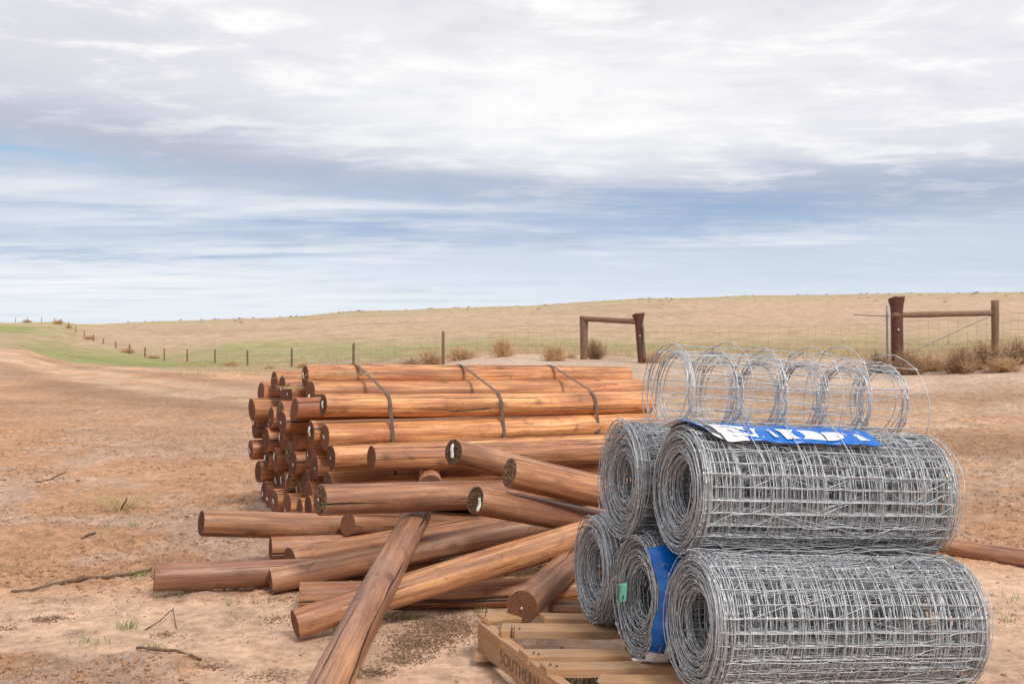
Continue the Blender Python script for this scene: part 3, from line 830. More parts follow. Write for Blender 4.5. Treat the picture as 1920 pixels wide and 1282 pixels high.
decal([z1([(690, 150), (900, 175), (1060, 185), (1150, 205), (1030, 205), (860, 195)]),
       z1([(790, 215), (850, 200), (905, 235), (985, 262), (1180, 292), (905, 272)]), z1([(905, 200), (1040, 200), (1150, 250), (1075, 245), (1000, 235)]),
       z1([(905, 285), (985, 290), (1000, 318), (1090, 303), (1170, 305), (1210, 328), (1290, 320), (1330, 368), (1170, 352), (1050, 333), (1000, 352), (940, 350)]),
       z1([(1190, 215), (1300, 225), (1475, 380), (1345, 378), (1250, 280)]),
       z1([(1545, 262), (1590, 268), (1740, 370), (1660, 368)]),
       z1([(1500, 235), (1560, 245), (1575, 258), (1510, 250)]),
       z2([(90, 190), (300, 200), (650, 225), (790, 262), (880, 362), (620, 340), (420, 335), (290, 343), (180, 235)]),
       z2([(790, 240), (1040, 240), (1110, 275), (1150, 320), (1090, 350), (990, 366), (900, 366), (860, 300)]),
       z2([(1090, 250), (1110, 250), (1190, 290), (1170, 290)]),
       z2([(1270, 272), (1340, 275), (1540, 365), (1400, 362)])], WHITEP, 'white_print')
inkp = []
for r, (x0, y0, x1, y1, n) in enumerate([(745, 250, 870, 318, 8), (850, 245, 950, 310, 6), (930, 245, 1045, 312, 7)]):
    for i in range(n):
        f = i / n; x = x0 + (x1 - x0) * f; y = y0 + (y1 - y0) * f; w = 7 + rng.random() * 4; hgt = 12 + 10 * rng.random()
        inkp.append(z2([(x, y), (x + w, y + 1), (x + w + hgt * 1.1, y + hgt * .55), (x + hgt * 1.1, y + hgt * .55)]))
for i in range(5):
    for j in range(3):
        x = 1310 + i * 40 + j * 8; y = 284 + i * 15 + j * 8 - 6
        inkp.append(z2([(x, y), (x + 14, y + 1), (x + 22, y + 6), (x + 8, y + 5)]))
for x, y in ((600, 262), (632, 288), (655, 300)):
    inkp.append(z2([(x, y), (x + 8, y), (x + 22, y + 12), (x + 14, y + 12)]))
decal(inkp, NAVY, 'dark_print', lift=.0055)
decal([z2([(1140, 214), (1235, 222), (1240, 228), (1150, 222)])], RED, 'red_print', lift=.0045)
# two stay wires lying over the label
a = Acc()
for s in (.225, .40, .60, .83):
    th = np.radians(np.linspace(60, 150, 12)); a.tube(np.stack([s + .01 * np.sin(th * 5), (LR + .009) * np.cos(th), (LR + .009) * np.sin(th)], 1), WR, 5)
for tdeg in (86,):
    x = np.linspace(.2, 1.02, 14); a.tube(np.stack([x, (LR + .010) * np.cos(np.radians(tdeg + 2 * np.sin(x * 9))), (LR + .010) * np.sin(np.radians(tdeg + 2 * np.sin(x * 9)))], 1), WR, 5)
a.build('binding_wires', WIRE, root1)

# blue sleeve and green tag on the bottom middle roll
root4 = ROLLS['R4'][0]; r4 = ROLLS['R4'][3]; LS = r4 + .016
n = 60; m = 10; V = []; Fc = []; mi = []
ths = np.radians(np.linspace(122, 264, n))
for i, th in enumerate(ths):
    for j in range(m):
        f = j / (m - 1)
        s0 = -.018 + .010 * math.sin(th * 5)
        V.append(cyl_pt(s0 + f * .55, float(th), LS + .006 * math.sin(th * 9 + f * 7) + .004 * math.sin(th * 23 - f * 13) + .003 * math.sin(th * 41 + f * 23) + .003 * math.sin(f * 31 + th * 3) - .006 * (f < .05)))
for i in range(n - 1):
    for j in range(m - 1):
        Fc.append((i * m + j, i * m + j + 1, (i + 1) * m + j + 1, (i + 1) * m + j)); deg = math.degrees(ths[i]) 
        mi.append(1 if deg > 206 + 18 * (j < 1) else 0)
sl = mesh_obj('plastic_sleeve', np.array(V), Fc, None, root4, True, [BLUE, WHITEP], mi)
sm = sl.modifiers.new('thickness', 'SOLIDIFY'); sm.thickness = .0015
bm = bmesh.new()
for row, (d0, d1, s0) in enumerate(((222, 262, .085), (224, 260, .135), (222, 264, .20))):
    dg = d0
    while dg < d1:
        w = 2.2 + rng.random() * 2; hh = .020 + .018 * rng.random()
        if rng.random() > .15:
            for (a0, a1, b0, b1) in ((0, w, 0, .007), (0, w * .35, 0, hh), (w * .6, w, .006, hh)):
                vs = [bm.verts.new(cyl_pt(s0 + b, math.radians(dg + a), LS + .0065)) for a, b in ((a0, b0), (a1, b0), (a1, b1), (a0, b1))]
                bm.faces.new(vs)
        dg += w + 1.2
me = bpy.data.meshes.new('black_print'); bm.to_mesh(me); bm.free(); me.materials.append(BLACK)
o = bpy.data.objects.new('black_print', me); COL.objects.link(o); o.parent = sl
# green tag hanging on the face: local x slightly in front of the face, y across, z up
gt = Acc()
V = []; 
def face_pt(px, py, off=-.022):     # point on the face plane of roll 4
    root, R, p, r0, L = ROLLS['R4']
    o_ = R.T @ (np.array([0, 0, H]) - p); dv = R.T @ (P(px, py, 1.) - np.array([0, 0, H]))
    t = (off - o_[0]) / dv[0]; return o_ + t * dv
c4 = [face_pt(1158, 1095), face_pt(1176, 1092), face_pt(1175.5, 1128), face_pt(1160, 1127)]
g = []
for v in np.linspace(0, 1, 7):
    for u in np.linspace(0, 1, 5):
        q = (c4[0] * (1 - u) + c4[1] * u) * (1 - v) + (c4[3] * (1 - u) + c4[2] * u) * v
        q = q + np.array([-.005 * math.sin(u * 3.1) - .004 * v * v, 0, 0]); g.append(q)
ff = [(r * 5 + c, r * 5 + c + 1, r * 5 + c + 6, r * 5 + c + 5) for r in range(6) for c in range(4)]
gtag = mesh_obj('green_tag', np.array(g), ff, GREEN, root4)
sm = gtag.modifiers.new('thickness', 'SOLIDIFY'); sm.thickness = .0012; sm.offset = 0
bm = bmesh.new()
def gq(u, v): return (c4[0] * (1 - u) + c4[1] * u) * (1 - v) + (c4[3] * (1 - u) + c4[2] * u) * v + np.array([-.005 * math.sin(u * 3.1) - .004 * v * v - .0016, 0, 0])
v = .06
while v < .9:
    w = .05 + .05 * rng.random()
    for (u0, u1, a, b) in ((.06, .30, v, v + w * .3), (.06, .12, v, v + w * .85), (.22, .30, v + w * .3, v + w * .85)):
        bm.faces.new([bm.verts.new(gq(*q)) for q in ((u0, a), (u1, a), (u1, b), (u0, b))])
    v += w + .02
for q in (((.62, .62), (.70, .60), (.86, .80), (.78, .84)), ((.58, .80), (.66, .78), (.74, .88), (.66, .90)), ((.45, .12), (.48, .12), (.48, .5), (.45, .5))):
    bm.faces.new([bm.verts.new(gq(*w)) for w in q])
me = bpy.data.meshes.new('tag_print'); bm.to_mesh(me); bm.free(); me.materials.append(BLACK)
o = bpy.data.objects.new('tag_print', me); COL.objects.link(o); o.parent = gtag
# scrap of pale plastic caught on the back bottom roll
root3 = ROLLS['R3'][0]; r3 = ROLLS['R3'][3]
V = [cyl_pt(.05 + .10 * u + .01 * math.sin(v * 9), math.radians(75 + 50 * v), r3 + .008 + .004 * math.sin(u * 9 + v * 5)) for v in np.linspace(0, 1, 8) for u in np.linspace(0, 1, 5)]
ff = [(r * 5 + c, r * 5 + c + 1, r * 5 + c + 6, r * 5 + c + 5) for r in range(7) for c in range(4)]
o = mesh_obj('plastic_scrap', np.array(V), ff, WHITEP, root3); sm = o.modifiers.new('thickness', 'SOLIDIFY'); sm.thickness = .001

# open, half unwound coil lying on top ------------------------------------
def open_coil():
    pa = P(1262, 731, 4.0); pb = P(1650, 753, 4.33); a = pb - pa; L = np.linalg.norm(a); a /= L
    y = np.array([-a[1], a[0], 0]); y /= np.linalg.norm(y); z = np.cross(a, y)
    R = np.stack([a, y, z], 1)
    root = empty('open_wire_coil'); set_frame(root, R, pa)
    tag(root, 'open see-through coil of loose fence wire lying on top of the rolls', 'wire coil')
    lines = np.linspace(0, L, 6) ; ppt = 22; A = Acc(); K = Acc(); tr = []
    turns = 9.35
    n = int(turns * ppt)
    common_r = snoise1(n, ppt * .4, .006)
    for li, xp in enumerate(lines):
        th = -1.0 + np.arange(n) / ppt * 2 * np.pi; f = np.arange(n) / n
        r = .128 + .045 * f + common_r + snoise1(n, ppt * .3, .004) + rng.normal(size=n) * .002
        x = xp + snoise1(n, ppt * .8, .020) + snoise1(n, ppt * .2, .004)
        cz = np.zeros(n); m = int(ppt * 1.25)
        # the outermost turn has sprung open at the top
        lo = np.zeros(n); g = np.linspace(0, 1, m); lo[-m:] = np.sin(g * np.pi * .8) ** 1.3
        extra = (.062 if li < 5 else .075) * lo
        cy = snoise1(n, ppt * .9, .012); cz2 = snoise1(n, ppt * .9, .010); kink = .0045 * (np.arange(n) % 5 == 3)
        r = r + kink
        pts = np.stack([x + (.012 * lo if li == 5 else -.01 * lo), cy + (r + extra) * np.cos(th), cz2 + (r + extra) * np.sin(th)], 1)
        pts[:, 2] = np.where(pts[:, 2] < -.12, -.12 + (pts[:, 2] + .12) * .6, pts[:, 2])
        A.tube(pts, .0021, 5); tr.append(pts)
        for i in range(3, n - 2, 5):
            q = pts[i]; t = pts[i + 1] - pts[i - 1]; t /= np.linalg.norm(t)
            K.tube([q - t * .008, q - t * .003, q + t * .003, q + t * .008], [.003, .0048, .0048, .003], 5)
    A.V += K.V; A.F += [f + A.n for f in K.F]; A.n += K.n
    A.build('line_wires', WIRE, root)
    B = Acc()
    for i in range(3, n - 2, 5):
        pts = np.array([t[i] for t in tr]); pp = [pts[0]]
        for p, q in zip(pts[:-1], pts[1:]):
            pp += [(p + q) / 2 + rng.normal(size=3) * .0025, q]
        B.tube(pp, .0018, 5)
    B.build('stay_wires', WIRE, root)
open_coil()

# ------------------------------------------------------------------ pallet
def pallet_wood():
    m, nt, b = new_mat('pallet_pine'); t = NT(nt)
    co = t.n('TexCoord').outputs['Object']; oi = t.n('ObjectInfo')
    p = t.vmath('ADD', co, t.vmath('SCALE', (11., 23., 5.), sc=oi.outputs['Random']))
    q = t.vmath('MULTIPLY', p, (.06, 1, 1))
    g = t.noise(q, 60, 5, .6); w = t.n('TexWave'); t.set(w.inputs['Vector'], t.vmath('MULTIPLY', p, (.10, 1, 1))); w.inputs['Scale'].default_value = 16; w.inputs['Distortion'].default_value = 6; w.inputs['Detail'].default_value = 3
    c = t.mix(t.mapr(g, .41, .59, 0, 1), (.36, .185, .075), (.58, .33, .160))
    c = t.mix(t.math('MULTIPLY', w.outputs['Fac'], .45), c, (.36, .175, .068))
    c = t.mix(t.mapr(t.noise(t.vmath('MULTIPLY', p, (.5, 1, 1)), 9, 5, .65), .45, .62, 0, .7), c, (.30, .195, .125))
    vo = t.n('TexVoronoi'); t.set(vo.inputs['Vector'], t.vmath('MULTIPLY', p, (.6, 1, 1))); vo.inputs['Scale'].default_value = 4.2
    c = t.mix(t.mapr(vo.outputs['Distance'], .03, .10, .8, 0), c, (.25, .12, .05))
    c = t.mix(t.mapr(t.noise(p, 55, 4, .7), .64, .72, 0, .6), c, (.16, .10, .06))
    c = t.mix(t.math('MULTIPLY', t.mapr(g, .40, .60, .2, .8), t.mapr(oi.outputs['Random'], 0, 1, .35, .95)), c, (.33, .21, .135))
    t.set(b.inputs['Base Color'], c); b.inputs['Roughness'].default_value = .8
    t.set(b.inputs['Normal'], t.bump(t.math('ADD', g, t.math('MULTIPLY', w.outputs['Fac'], .2)), .5, .004))
    return m
PAL = pallet_wood()
def plank(name, a, b, width, thick, wdir, parent, notch=True, mat=None):
    # a,b: centre line of the upper face; wdir: horizontal direction of the width
    a = np.asarray(a, float); b = np.asarray(b, float); L = np.linalg.norm(b - a); x = (b - a) / L
    y = np.asarray(wdir, float); y = y - x * (x @ y); y /= np.linalg.norm(y); z = np.cross(x, y)
    if z[2] < 0: y = -y; z = -z
    n = max(6, int(L / .04)); prof = [(-.5, -1), (-.5, -.06), (-.485, 0), (.485, 0), (.5, -.06), (.5, -1)]
    V = []
    for i in range(n + 1):
        f = i / n
        for (u, v) in prof:
            xx = L * f
            if i == 0: xx += (.012 * math.sin(u * 9 + a[1] * 50) + .006 * rng.normal()) * notch
            V.append([xx, u * width + .003 * notch * math.sin(f * 7 + a[0] * 30), v * thick + .0015 * math.sin(f * 11 + a[1] * 9) + rng.normal() * .0006])
    k = len(prof); Fc = []
    for i in range(n):
        for j in range(k):
            j2 = (j + 1) % k; Fc.append((i * k + j, i * k + j2, (i + 1) * k + j2, (i + 1) * k + j))
    Fc.append(tuple(range(k))[::-1]); Fc.append(tuple(n * k + j for j in range(k)))
    o = mesh_obj(name, np.array(V), Fc, mat or PAL, parent, False)
    M = Matrix.Identity(4); R = np.stack([x, y, z], 1)
    for q in range(3):
        for w in range(3): M[q][w] = R[q, w]
        M[q][3] = a[q]
    o.matrix_world = M
    return o, R, a
pallet = empty('broken_pallet', (0, 0, 0))
tag(pallet, 'broken pale timber pallet with a stencilled side beam under the wire rolls', 'pallet')
BP = math.radians(9); bd = np.array([math.cos(BP), math.sin(BP), -.05]); bd /= np.linalg.norm(bd)
wd = np.array([-math.sin(BP), math.cos(BP), 0])
# stringer with stencil: top-left corner (894,1163), runs to (1050,1280) and on towards the camera
s0 = P(896, 1164, 4.50); s1 = P(1050, 1281, 3.74)
sdir = s1 - s0; s_end = s0 + sdir * 1.22
so, sR, sa = plank('side_beam', s0 - sdir * .0 + [.02, 0, 0], s_end + [.02, 0, 0], .042, .125, (sdir[1], -sdir[0], 0), pallet, False)
# boards, each placed from its own corner
def board(px, py, d, L, width, thick, name='deck_board'):
    a = P(px, py, d)                       # front upper corner at the left end
    c = a + wd * width / 2
    return plank(name, c, c + bd * L, width, thick, wd, pallet)
board(945, 1182, 4.28, 1.25, .120, .034)
board(988, 1230, 3.98, 1.22, .098, .034)
board(1023, 1252, 3.83, 1.20, .085, .034)
board(1020, 1158, 4.50, 1.20, .09, .030)
board(1130, 1278, 3.66, 1.1, .085, .032)
# splintered stub and lower cross boards
plank('broken_stub', P(906, 1156, 4.48), P(965, 1152, 4.62), .10, .02, (0, 1, 0), pallet)
plank('lower_board', P(892, 1222, 4.46) , P(892, 1222, 4.46) + bd * 1.3, .10, .026, wd, pallet)
plank('lower_board', P(1000, 1236, 4.15), P(1000, 1236, 4.15) + bd * 1.2, .10, .026, wd, pallet)
ms = P(1180, 1175, 4.62); plank('middle_beam', ms, ms + sdir * 1.2 + [0, 0, -.02], .042, .105, (sdir[1], -sdir[0], 0), pallet, False)
ms = P(1560, 1190, 4.75); plank('far_beam', ms, ms + sdir * 1.25 + [0, 0, -.02], .042, .105, (sdir[1], -sdir[0], 0), pallet, False)
# nails
nl = Acc()
for px, py, d in ((958, 1194, 4.28), (963, 1196, 4.27), (910, 1160, 4.49)):
    q = P(px, py, d); nl.tube([q, q + [.002, 0, .03], q + [.004, 0, .05]], .0022, 6, True)
for px, py, d in ((960, 1178, 4.30), (974, 1177, 4.29), (1001, 1222, 4.0), (1010, 1225, 3.99), (1032, 1244, 3.85), (1044, 1247, 3.84)):
    q = P(px, py, d) + np.array([0, 0, -.004]); nl.tube([q, q + [0, 0, .006]], .0042, 8, True)
nl.build('nails', RUST, pallet)
# stencil
cu = bpy.data.curves.new('stencil', 'FONT'); cu.body = 'SOUTHERN'; cu.size = .078; cu.space_character = 1.10
to = bpy.data.objects.new('stencil_tmp', cu); COL.objects.link(to)
bpy.context.view_layer.update()
me = bpy.data.meshes.new_from_object(to.evaluated_get(bpy.context.evaluated_depsgraph_get()))
bpy.data.objects.remove(to)
me.name = 'stencil_lettering'
st = bpy.data.objects.new('stencil_lettering', me); COL.objects.link(st)
STEN = simple_mat('stencil_ink', (.18, .11, .075), .85, 0, .35, 120)
me.materials.clear(); me.materials.append(STEN)
xdir = sR[:, 0]; outward = -sR[:, 1] if (sR[:, 1] @ np.array([-.9, -.4, 0])) < 0 else sR[:, 1]
zdir = sR[:, 2]
if np.cross(xdir, zdir) @ outward > 0: pass
tq = P(948, 1262, 4.24)
# start of the lettering on the outer face
q0 = sa + xdir * .255 + outward * .0235 - zdir * .097
M = Matrix.Identity(4)
for q in range(3):
    M[q][0] = xdir[q] * .9; M[q][1] = zdir[q]; M[q][2] = outward[q]; M[q][3] = q0[q]
st.matrix_world = M
st.parent = so; st.matrix_parent_inverse = so.matrix_world.inverted()

# ------------------------------------------------------------------ fences
def post_part(parent, base, top, r, mat, name='post', k=9, flare=None):
    a = Acc(); base = np.asarray(base, float); top = np.asarray(top, float)
    n = 9; pts = [base + (top - base) * f for f in np.linspace(0, 1, n)]
    rad = r * (1 + .04 * rng.normal(size=n))
    a.tube(pts, rad, k, True); o = a.build(name, mat, parent)
    return o
left_posts = [(831, 36, 621), (663, 43.5, 643), (547, 53, 652), (464, 61, 656), (403, 67, 655), (351, 77, 654.5), (308, 84, 653.5), (272, 100, 651.5), (243, 116, 645), (217, 130, 640), (194, 150, 634), (175, 160, 627), (158, 174, 620), (142, 190, 611), (129, 209, 603), (115, 228, 596), (102, 240, 591), (78, 252, 589), (52, 258, 588), (29, 262, 592)]
fence = empty('post_and_netting_fence', on_ground(831, 36))
fence_pts = []
# right end of this fence is the brace at 1090
for px, d, yt in left_posts:
    b = on_ground(px, d); fence_pts.append(b)
    top = P(px, yt, d); top[2] = max(top[2], b[2] + .8); top[2] = min(top[2], b[2] + 1.35)
    post_part(fence, b - [0, 0, .15], top, .055 if d < 100 else .075, OLDW)
fl = fence.location.copy()
tag(fence, 'long post and netting fence climbing the left hill', 'fence')
def netting(parent, pts, name, h=1.0, wr=.0035, dx=.45, rows=6, zoff=0):
    a = Acc()
    for p, q in zip(pts[:-1], pts[1:]):
        p = np.asarray(p, float); q = np.asarray(q, float)
        L = np.linalg.norm(q - p); n = max(2, int(L / 1.5)); fr = np.linspace(0, 1, n + 1)
        line = p + (q - p) * fr[:, None]
        zz = ground_z(line[:, 0], line[:, 1]); zz[0] = p[2]; zz[-1] = q[2]
        line[:, 2] = .6 * zz + .4 * line[:, 2]
        for rI in range(rows):
            hh = h * (rI / (rows - 1)) ** 1.15 + .06 + zoff
            a.tube(line + [0, 0, hh], wr, 3)
        nv = int(L / dx)
        for i in range(1, nv):
            f = i / nv; c = np.array([np.interp(f, fr, line[:, w]) for w in range(3)])
            a.tube([c + [0, 0, .06 + zoff], c + [.01, 0, h + .06 + zoff]], wr * .8, 3)
    return a.build(name, OLDWIRE, parent)
br_a = on_ground(1095, 31); br_b = on_ground(1199, 30)
netting(fence, [br_a] + fence_pts[:12], 'wire_netting', 1.0, .003, .6)
for ch in list(fence.children):      # children were built in world coordinates
    ch.matrix_parent_inverse = Matrix.Translation(fl).inverted()

def flared_pipe(parent, base, top, r, name='steel_strainer', flr=1.55):
    n = 14; f = np.linspace(0, 1, n); pts = np.asarray(base) + (np.asarray(top) - np.asarray(base)) * f[:, None]
    rad = r * (1 + (flr - 1) * np.clip((f - .86) / .14, 0, 1) ** 1.3)
    a = Acc(); a.tube(pts, rad, 12)
    V = a.V[0].reshape(n, 12, 3); V[-1, :, 2] += .05 * np.cos(np.arange(12) * .52 + 2.5); V[-1, 3:6, 2] += .03
    a.V[0] = V.reshape(-1, 3)
    a.tube(pts[:-1] , rad[:-1] * .9, 12)
    o = a.build(name, RUST, parent)
    h = Acc(); c = pts[int(n * .62)]; h.tube([c + [-.02, -r * 1.03, 0], c + [-.02, -r * 1.0 - .012, 0]], .022, 10, True)
    h.build('bolt_hole_plate', simple_mat('pale_bolt', (.6, .55, .4), .6), o)
    return o
# centre brace
cb = empty('fence_end_brace', br_b); tag(cb, 'timber and rusty steel fence end brace left of the gateway, centre', 'fence brace')
pt = P(1095, 593, 31); ps = P(1197, 590, 30)
post_part(cb, br_a - [0, 0, .2], pt, .125, OLDW, 'timber_post')
flared_pipe(cb, br_b - [-.1, 0, .2], ps, .125)
post_part(cb, P(1089, 597, 31.0) , P(1192, 603, 30), .085, OLDW, 'top_rail')
post_part(cb, br_b + [.14, -.05, -.1], P(1206, 606, 29.8), .028, GALV, 'gate_pipe')
for ch in cb.children: ch.matrix_parent_inverse = Matrix.Translation(cb.location).inverted()
# right brace
rb_a = on_ground(1683, 23); rb_b = on_ground(1866, 24.5)
rb = empty('fence_end_brace', rb_a); tag(rb, 'timber and rusty steel fence end brace right of the gateway, with diagonal wire', 'fence brace')
flared_pipe(rb, rb_a - [0, 0, .15], P(1681, 560, 23), .135, flr=1.38)
post_part(rb, rb_b - [0, 0, .15], P(1865.5, 563, 24.5), .088, OLDW, 'timber_post')
post_part(rb, P(1675, 591, 22.85), P(1858, 587, 24.4), .066, OLDW, 'top_rail')
post_part(rb, on_ground(1664, 22.8) - [0, 0, .1], P(1663, 573, 22.8), .022, GALV, 'hinge_pipe')
a = Acc(); a.tube([P(1858, 592, 24.3), P(1780, 628, 23.7), P(1755, 640, 23.5), P(1690, 668, 23)], .009, 4); a.build('brace_wire', OLDWIRE, rb)
for ch in rb.children: ch.matrix_parent_inverse = Matrix.Translation(rb.location).inverted()
# netting to the right of the right brace
rf = empty('netting_fence', on_ground(1990, 26)); tag(rf, 'thin netting fence running right from the right-hand brace', 'fence')
nx = [rb_a, rb_b, on_ground(1990, 26), on_ground(2150, 28), on_ground(2400, 30)]
netting(rf, nx, 'wire_netting', 1.1, .0028, .3, 7)
for q, px in ((nx[2], 0), (nx[3], 0), (nx[4], 0)): post_part(rf, q - [0, 0, .1], q + [0, 0, 1.25], .05, OLDW)
for ch in rf.children: ch.matrix_parent_inverse = Matrix.Translation(rf.location).inverted()
# mesh gate across the gateway
mg = empty('mesh_gate', on_ground(1400, 27)); tag(mg, 'thin wire mesh gate strung between the two rusty steel strainers', 'gate')
netting(mg, [br_b, on_ground(1330, 28), on_ground(1500, 26), on_ground(1660, 23)], 'wire_netting', 1.05, .0022, .3, 7)
a = Acc(); a.tube([P(1668, 593, 22.8), P(1640, 592, 23.3), P(1600, 590, 24)], .011, 4); a.build('gate_wire', OLDWIRE, mg)
for ch in mg.children: ch.matrix_parent_inverse = Matrix.Translation(mg.location).inverted()

# ------------------------------------------------------------------ bushes
def bush_mesh(nb, rad, hgt, tw=.006, up=.5):
    a = Acc()
    for i in range(nb):
        az = rng.random() * 6.283; el = math.acos(1 - rng.random() * (1 - up * .3)); 
        dirv = np.array([math.sin(el) * math.cos(az) * rad, math.sin(el) * math.sin(az) * rad, max(.05, math.cos(el)) * hgt]) * (.45 + .6 * rng.random())
        st_ = np.array([rng.normal() * rad * .16, rng.normal() * rad * .16, 0])
        m = st_ + dirv * .5 + rng.normal(size=3) * rad * .06; e = st_ + dirv + np.array([0, 0, -.05 * hgt * rng.random()])
        a.tube([st_, m, e], [tw, tw * .8, tw * .35], 3)
        for q in range(5):
            f = .35 + .6 * rng.random(); b = m + (e - m) * f
            a.tube([b, b + np.array([rng.normal() * rad * .16, rng.normal() * rad * .16, abs(rng.normal()) * hgt * .16])], [tw * .7, tw * .3], 3)
    return np.vstack(a.V), np.vstack(a.F)
bm_src = []
for i, (nb, up, mt) in enumerate(((240, .4, BUSH), (170, .8, BUSHD), (170, .5, BUSH))):
    V, Fc = bush_mesh(nb, .5, .8, .0075, up); o = mesh_obj('dry_bush', V, Fc, mt); bm_src.append(o)
bush_list = [  # px, depth, half width px, height px, type, label
 (865, 38, 34, 26, 2, 'low sandy tumbleweed right of the fence post nearest the stack'),
 (943, 33, 24, 38, 0, 'upright round tan tumbleweed alone on the pale bank, left one'),
 (1040, 30, 26, 34, 0, 'round tan tumbleweed on the sand just left of the timber brace post'),
 (1116, 31.5, 28, 40, 1, 'dark bush behind the timber brace post'),
 (768, 36, 34, 22, 1, 'dark low bush left of the fence post nearest the stack'),
 (808, 37, 34, 34, 2, 'tan bush around the foot of the fence post nearest the stack'),
 (1070, 33, 14, 12, 2, 'tiny tuft between the round tumbleweed and the timber brace post'),
 (1225, 30, 24, 26, 2, 'pale bush right of the centre steel strainer'),
 (1648, 23.5, 34, 50, 1, 'brown bush left of the right-hand steel strainer foot'),
 (1700, 22.5, 50, 60, 1, 'tall brown bush in front of the right-hand steel strainer'),
 (1745, 23, 36, 40, 0, 'tan bush between the strainer and the dense brown thicket'),
 (1800, 22, 48, 66, 1, 'dense brown thicket under the right-hand top rail'),
 (1850, 22.5, 55, 64, 1, 'dense brown thicket around the right-hand timber post'),
 (1905, 23.5, 45, 62, 1, 'brown bush at the right edge of the picture'),
 (1880, 21.6, 40, 36, 0, 'low tan bush in front of the right-hand timber post'),
 (432, 60, 18, 11, 2, 'small tan tuft between two posts of the left fence'),
 (570, 50, 20, 12, 2, 'small tan tuft just right of the second fence post from the stack'),
 (690, 42, 30, 14, 2, 'low tan tuft right of the fence post above the stack corner'),
 (505, 52, 14, 8, 2, 'tiny tan tuft behind the left corner of the stack'),
 (288, 95, 16, 7, 2, 'low brown tuft at the foot of the green slope'),
 (240, 118, 16, 11, 2, 'brown scrub along the fence halfway down the left hill'),
 (168, 165, 13, 10, 2, 'brown scrub on the left hill by the fence, lower of two'),
 (129, 210, 7, 8, 2, 'small round brown scrub high on the left hill'),
 (109, 232, 12, 9, 2, 'brown scrub beside the leaning hilltop fence post'),
 (51, 258, 11, 6, 2, 'brown scrub on the crest of the left hill'),
 ]
used = set()
for px, d, hw, hp, kd, lab in bush_list:
    src = bm_src[kd]
    if kd in used: o = src.copy(); COL.objects.link(o)
    else: o = src; used.add(kd)
    o.location = on_ground(px, d, -.03); s = hw / F * d / .5
    o.scale = (s, s, hp / F * d / .8 * (1.05 if px < 1600 else .85)); o.rotation_euler = (0, 0, rng.random() * 6.28)
    tag(o, lab, 'bush', 'dry bushes along the fences')

# ------------------------------------------------------------------ ground litter
def lumps(n, pos_fn, size_fn, name, mat, flat=.6):
    # irregular 12-face lumps
    ph = (1 + 5 ** .5) / 2
    ico = np.array([(-1, ph, 0), (1, ph, 0), (-1, -ph, 0), (1, -ph, 0), (0, -1, ph), (0, 1, ph), (0, -1, -ph), (0, 1, -ph), (ph, 0, -1), (ph, 0, 1), (-ph, 0, -1), (-ph, 0, 1)]) / 1.9
    fc = np.array([(0, 11, 5), (0, 5, 1), (0, 1, 7), (0, 7, 10), (0, 10, 11), (1, 5, 9), (5, 11, 4), (11, 10, 2), (10, 7, 6), (7, 1, 8), (3, 9, 4), (3, 4, 2), (3, 2, 6), (3, 6, 8), (3, 8, 9), (4, 9, 5), (2, 4, 11), (6, 2, 10), (8, 6, 7), (9, 8, 1)])
    XY = pos_fn(n); n = len(XY); s = size_fn(n)
    V = ico[None] * (1 + rng.normal(size=(n, 12, 1)) * .22) * s[:, None, None] * np.array([1, 1, flat]) * (1 + rng.normal(size=(n, 1, 3)) * .25)
    a = rng.random(n) * 6.283; c, sn = np.cos(a)[:, None], np.sin(a)[:, None]
    X = V[:, :, 0] * c - V[:, :, 1] * sn; Y = V[:, :, 0] * sn + V[:, :, 1] * c
    z = ground_z(XY[:, 0], XY[:, 1])
    V = np.stack([X + XY[:, :1], Y + XY[:, 1:2], V[:, :, 2] + z[:, None] + s[:, None] * .12], -1)
    Fc = (fc[None] + (np.arange(n) * 12)[:, None, None]).reshape(-1, 3)
    o = mesh_obj(name, V.reshape(-1, 3), Fc, mat, None, True); tag(o, kind='stuff'); return o
def clod_pos(n):
    Y = 3.6 + 12 * rng.random(n * 6) ** 1.4; X = (rng.random(n * 6) - .5) * 1.15 * Y
    w = (1 - sand_w(X, Y)) * (fbm(X * 1.3 + 40, Y * 1.3, 3) > -.1)
    k = rng.random(len(X)) < w * .8 + .015
    return np.stack([X[k], Y[k]], 1)[:n]
lumps(34000, clod_pos, lambda n: .003 + .012 * rng.random(n) ** 4 + .008 * (rng.random(n) > .99), 'dirt_clods', CLOD)
# bark chip patches
def chips(name, patches, mat, dens):
    V = []; n = 0; Fc = []
    for px, py, wx, wy, cnt in patches:
        d = H * F / (py - HY); x0 = (px - 960) / F * d
        for i in range(cnt):
            x = x0 + rng.normal() * wx; y = d + rng.normal() * wy + .6 * (x - x0)*0; z = gz(x, y)
            l = .002 + .008 * rng.random() ** 3; w = .0008 + .0016 * rng.random(); a = rng.random() * 3.14
            u = np.array([math.cos(a), math.sin(a), rng.normal() * .3]) * l; v = np.array([-math.sin(a), math.cos(a), rng.normal() * .3]) * w
            c = np.array([x, y, z + .003 + .004 * rng.random()])
            V += [c - u - v, c + u - v, c + u + v, c - u + v, c - u * .7 + [0, 0, -.004], c + u * .7 + [0, 0, -.004]]
            Fc += [(n, n + 1, n + 2, n + 3), (n, n + 4, n + 5, n + 1), (n + 3, n + 2, n + 5, n + 4), (n, n + 3, n + 4, n + 4)]
            n += 6
    Fc = [f if f[2] != f[3] else f[:3] for f in Fc]
    o = mesh_obj(name, np.array(V), Fc, mat, None, False); tag(o, kind='stuff')
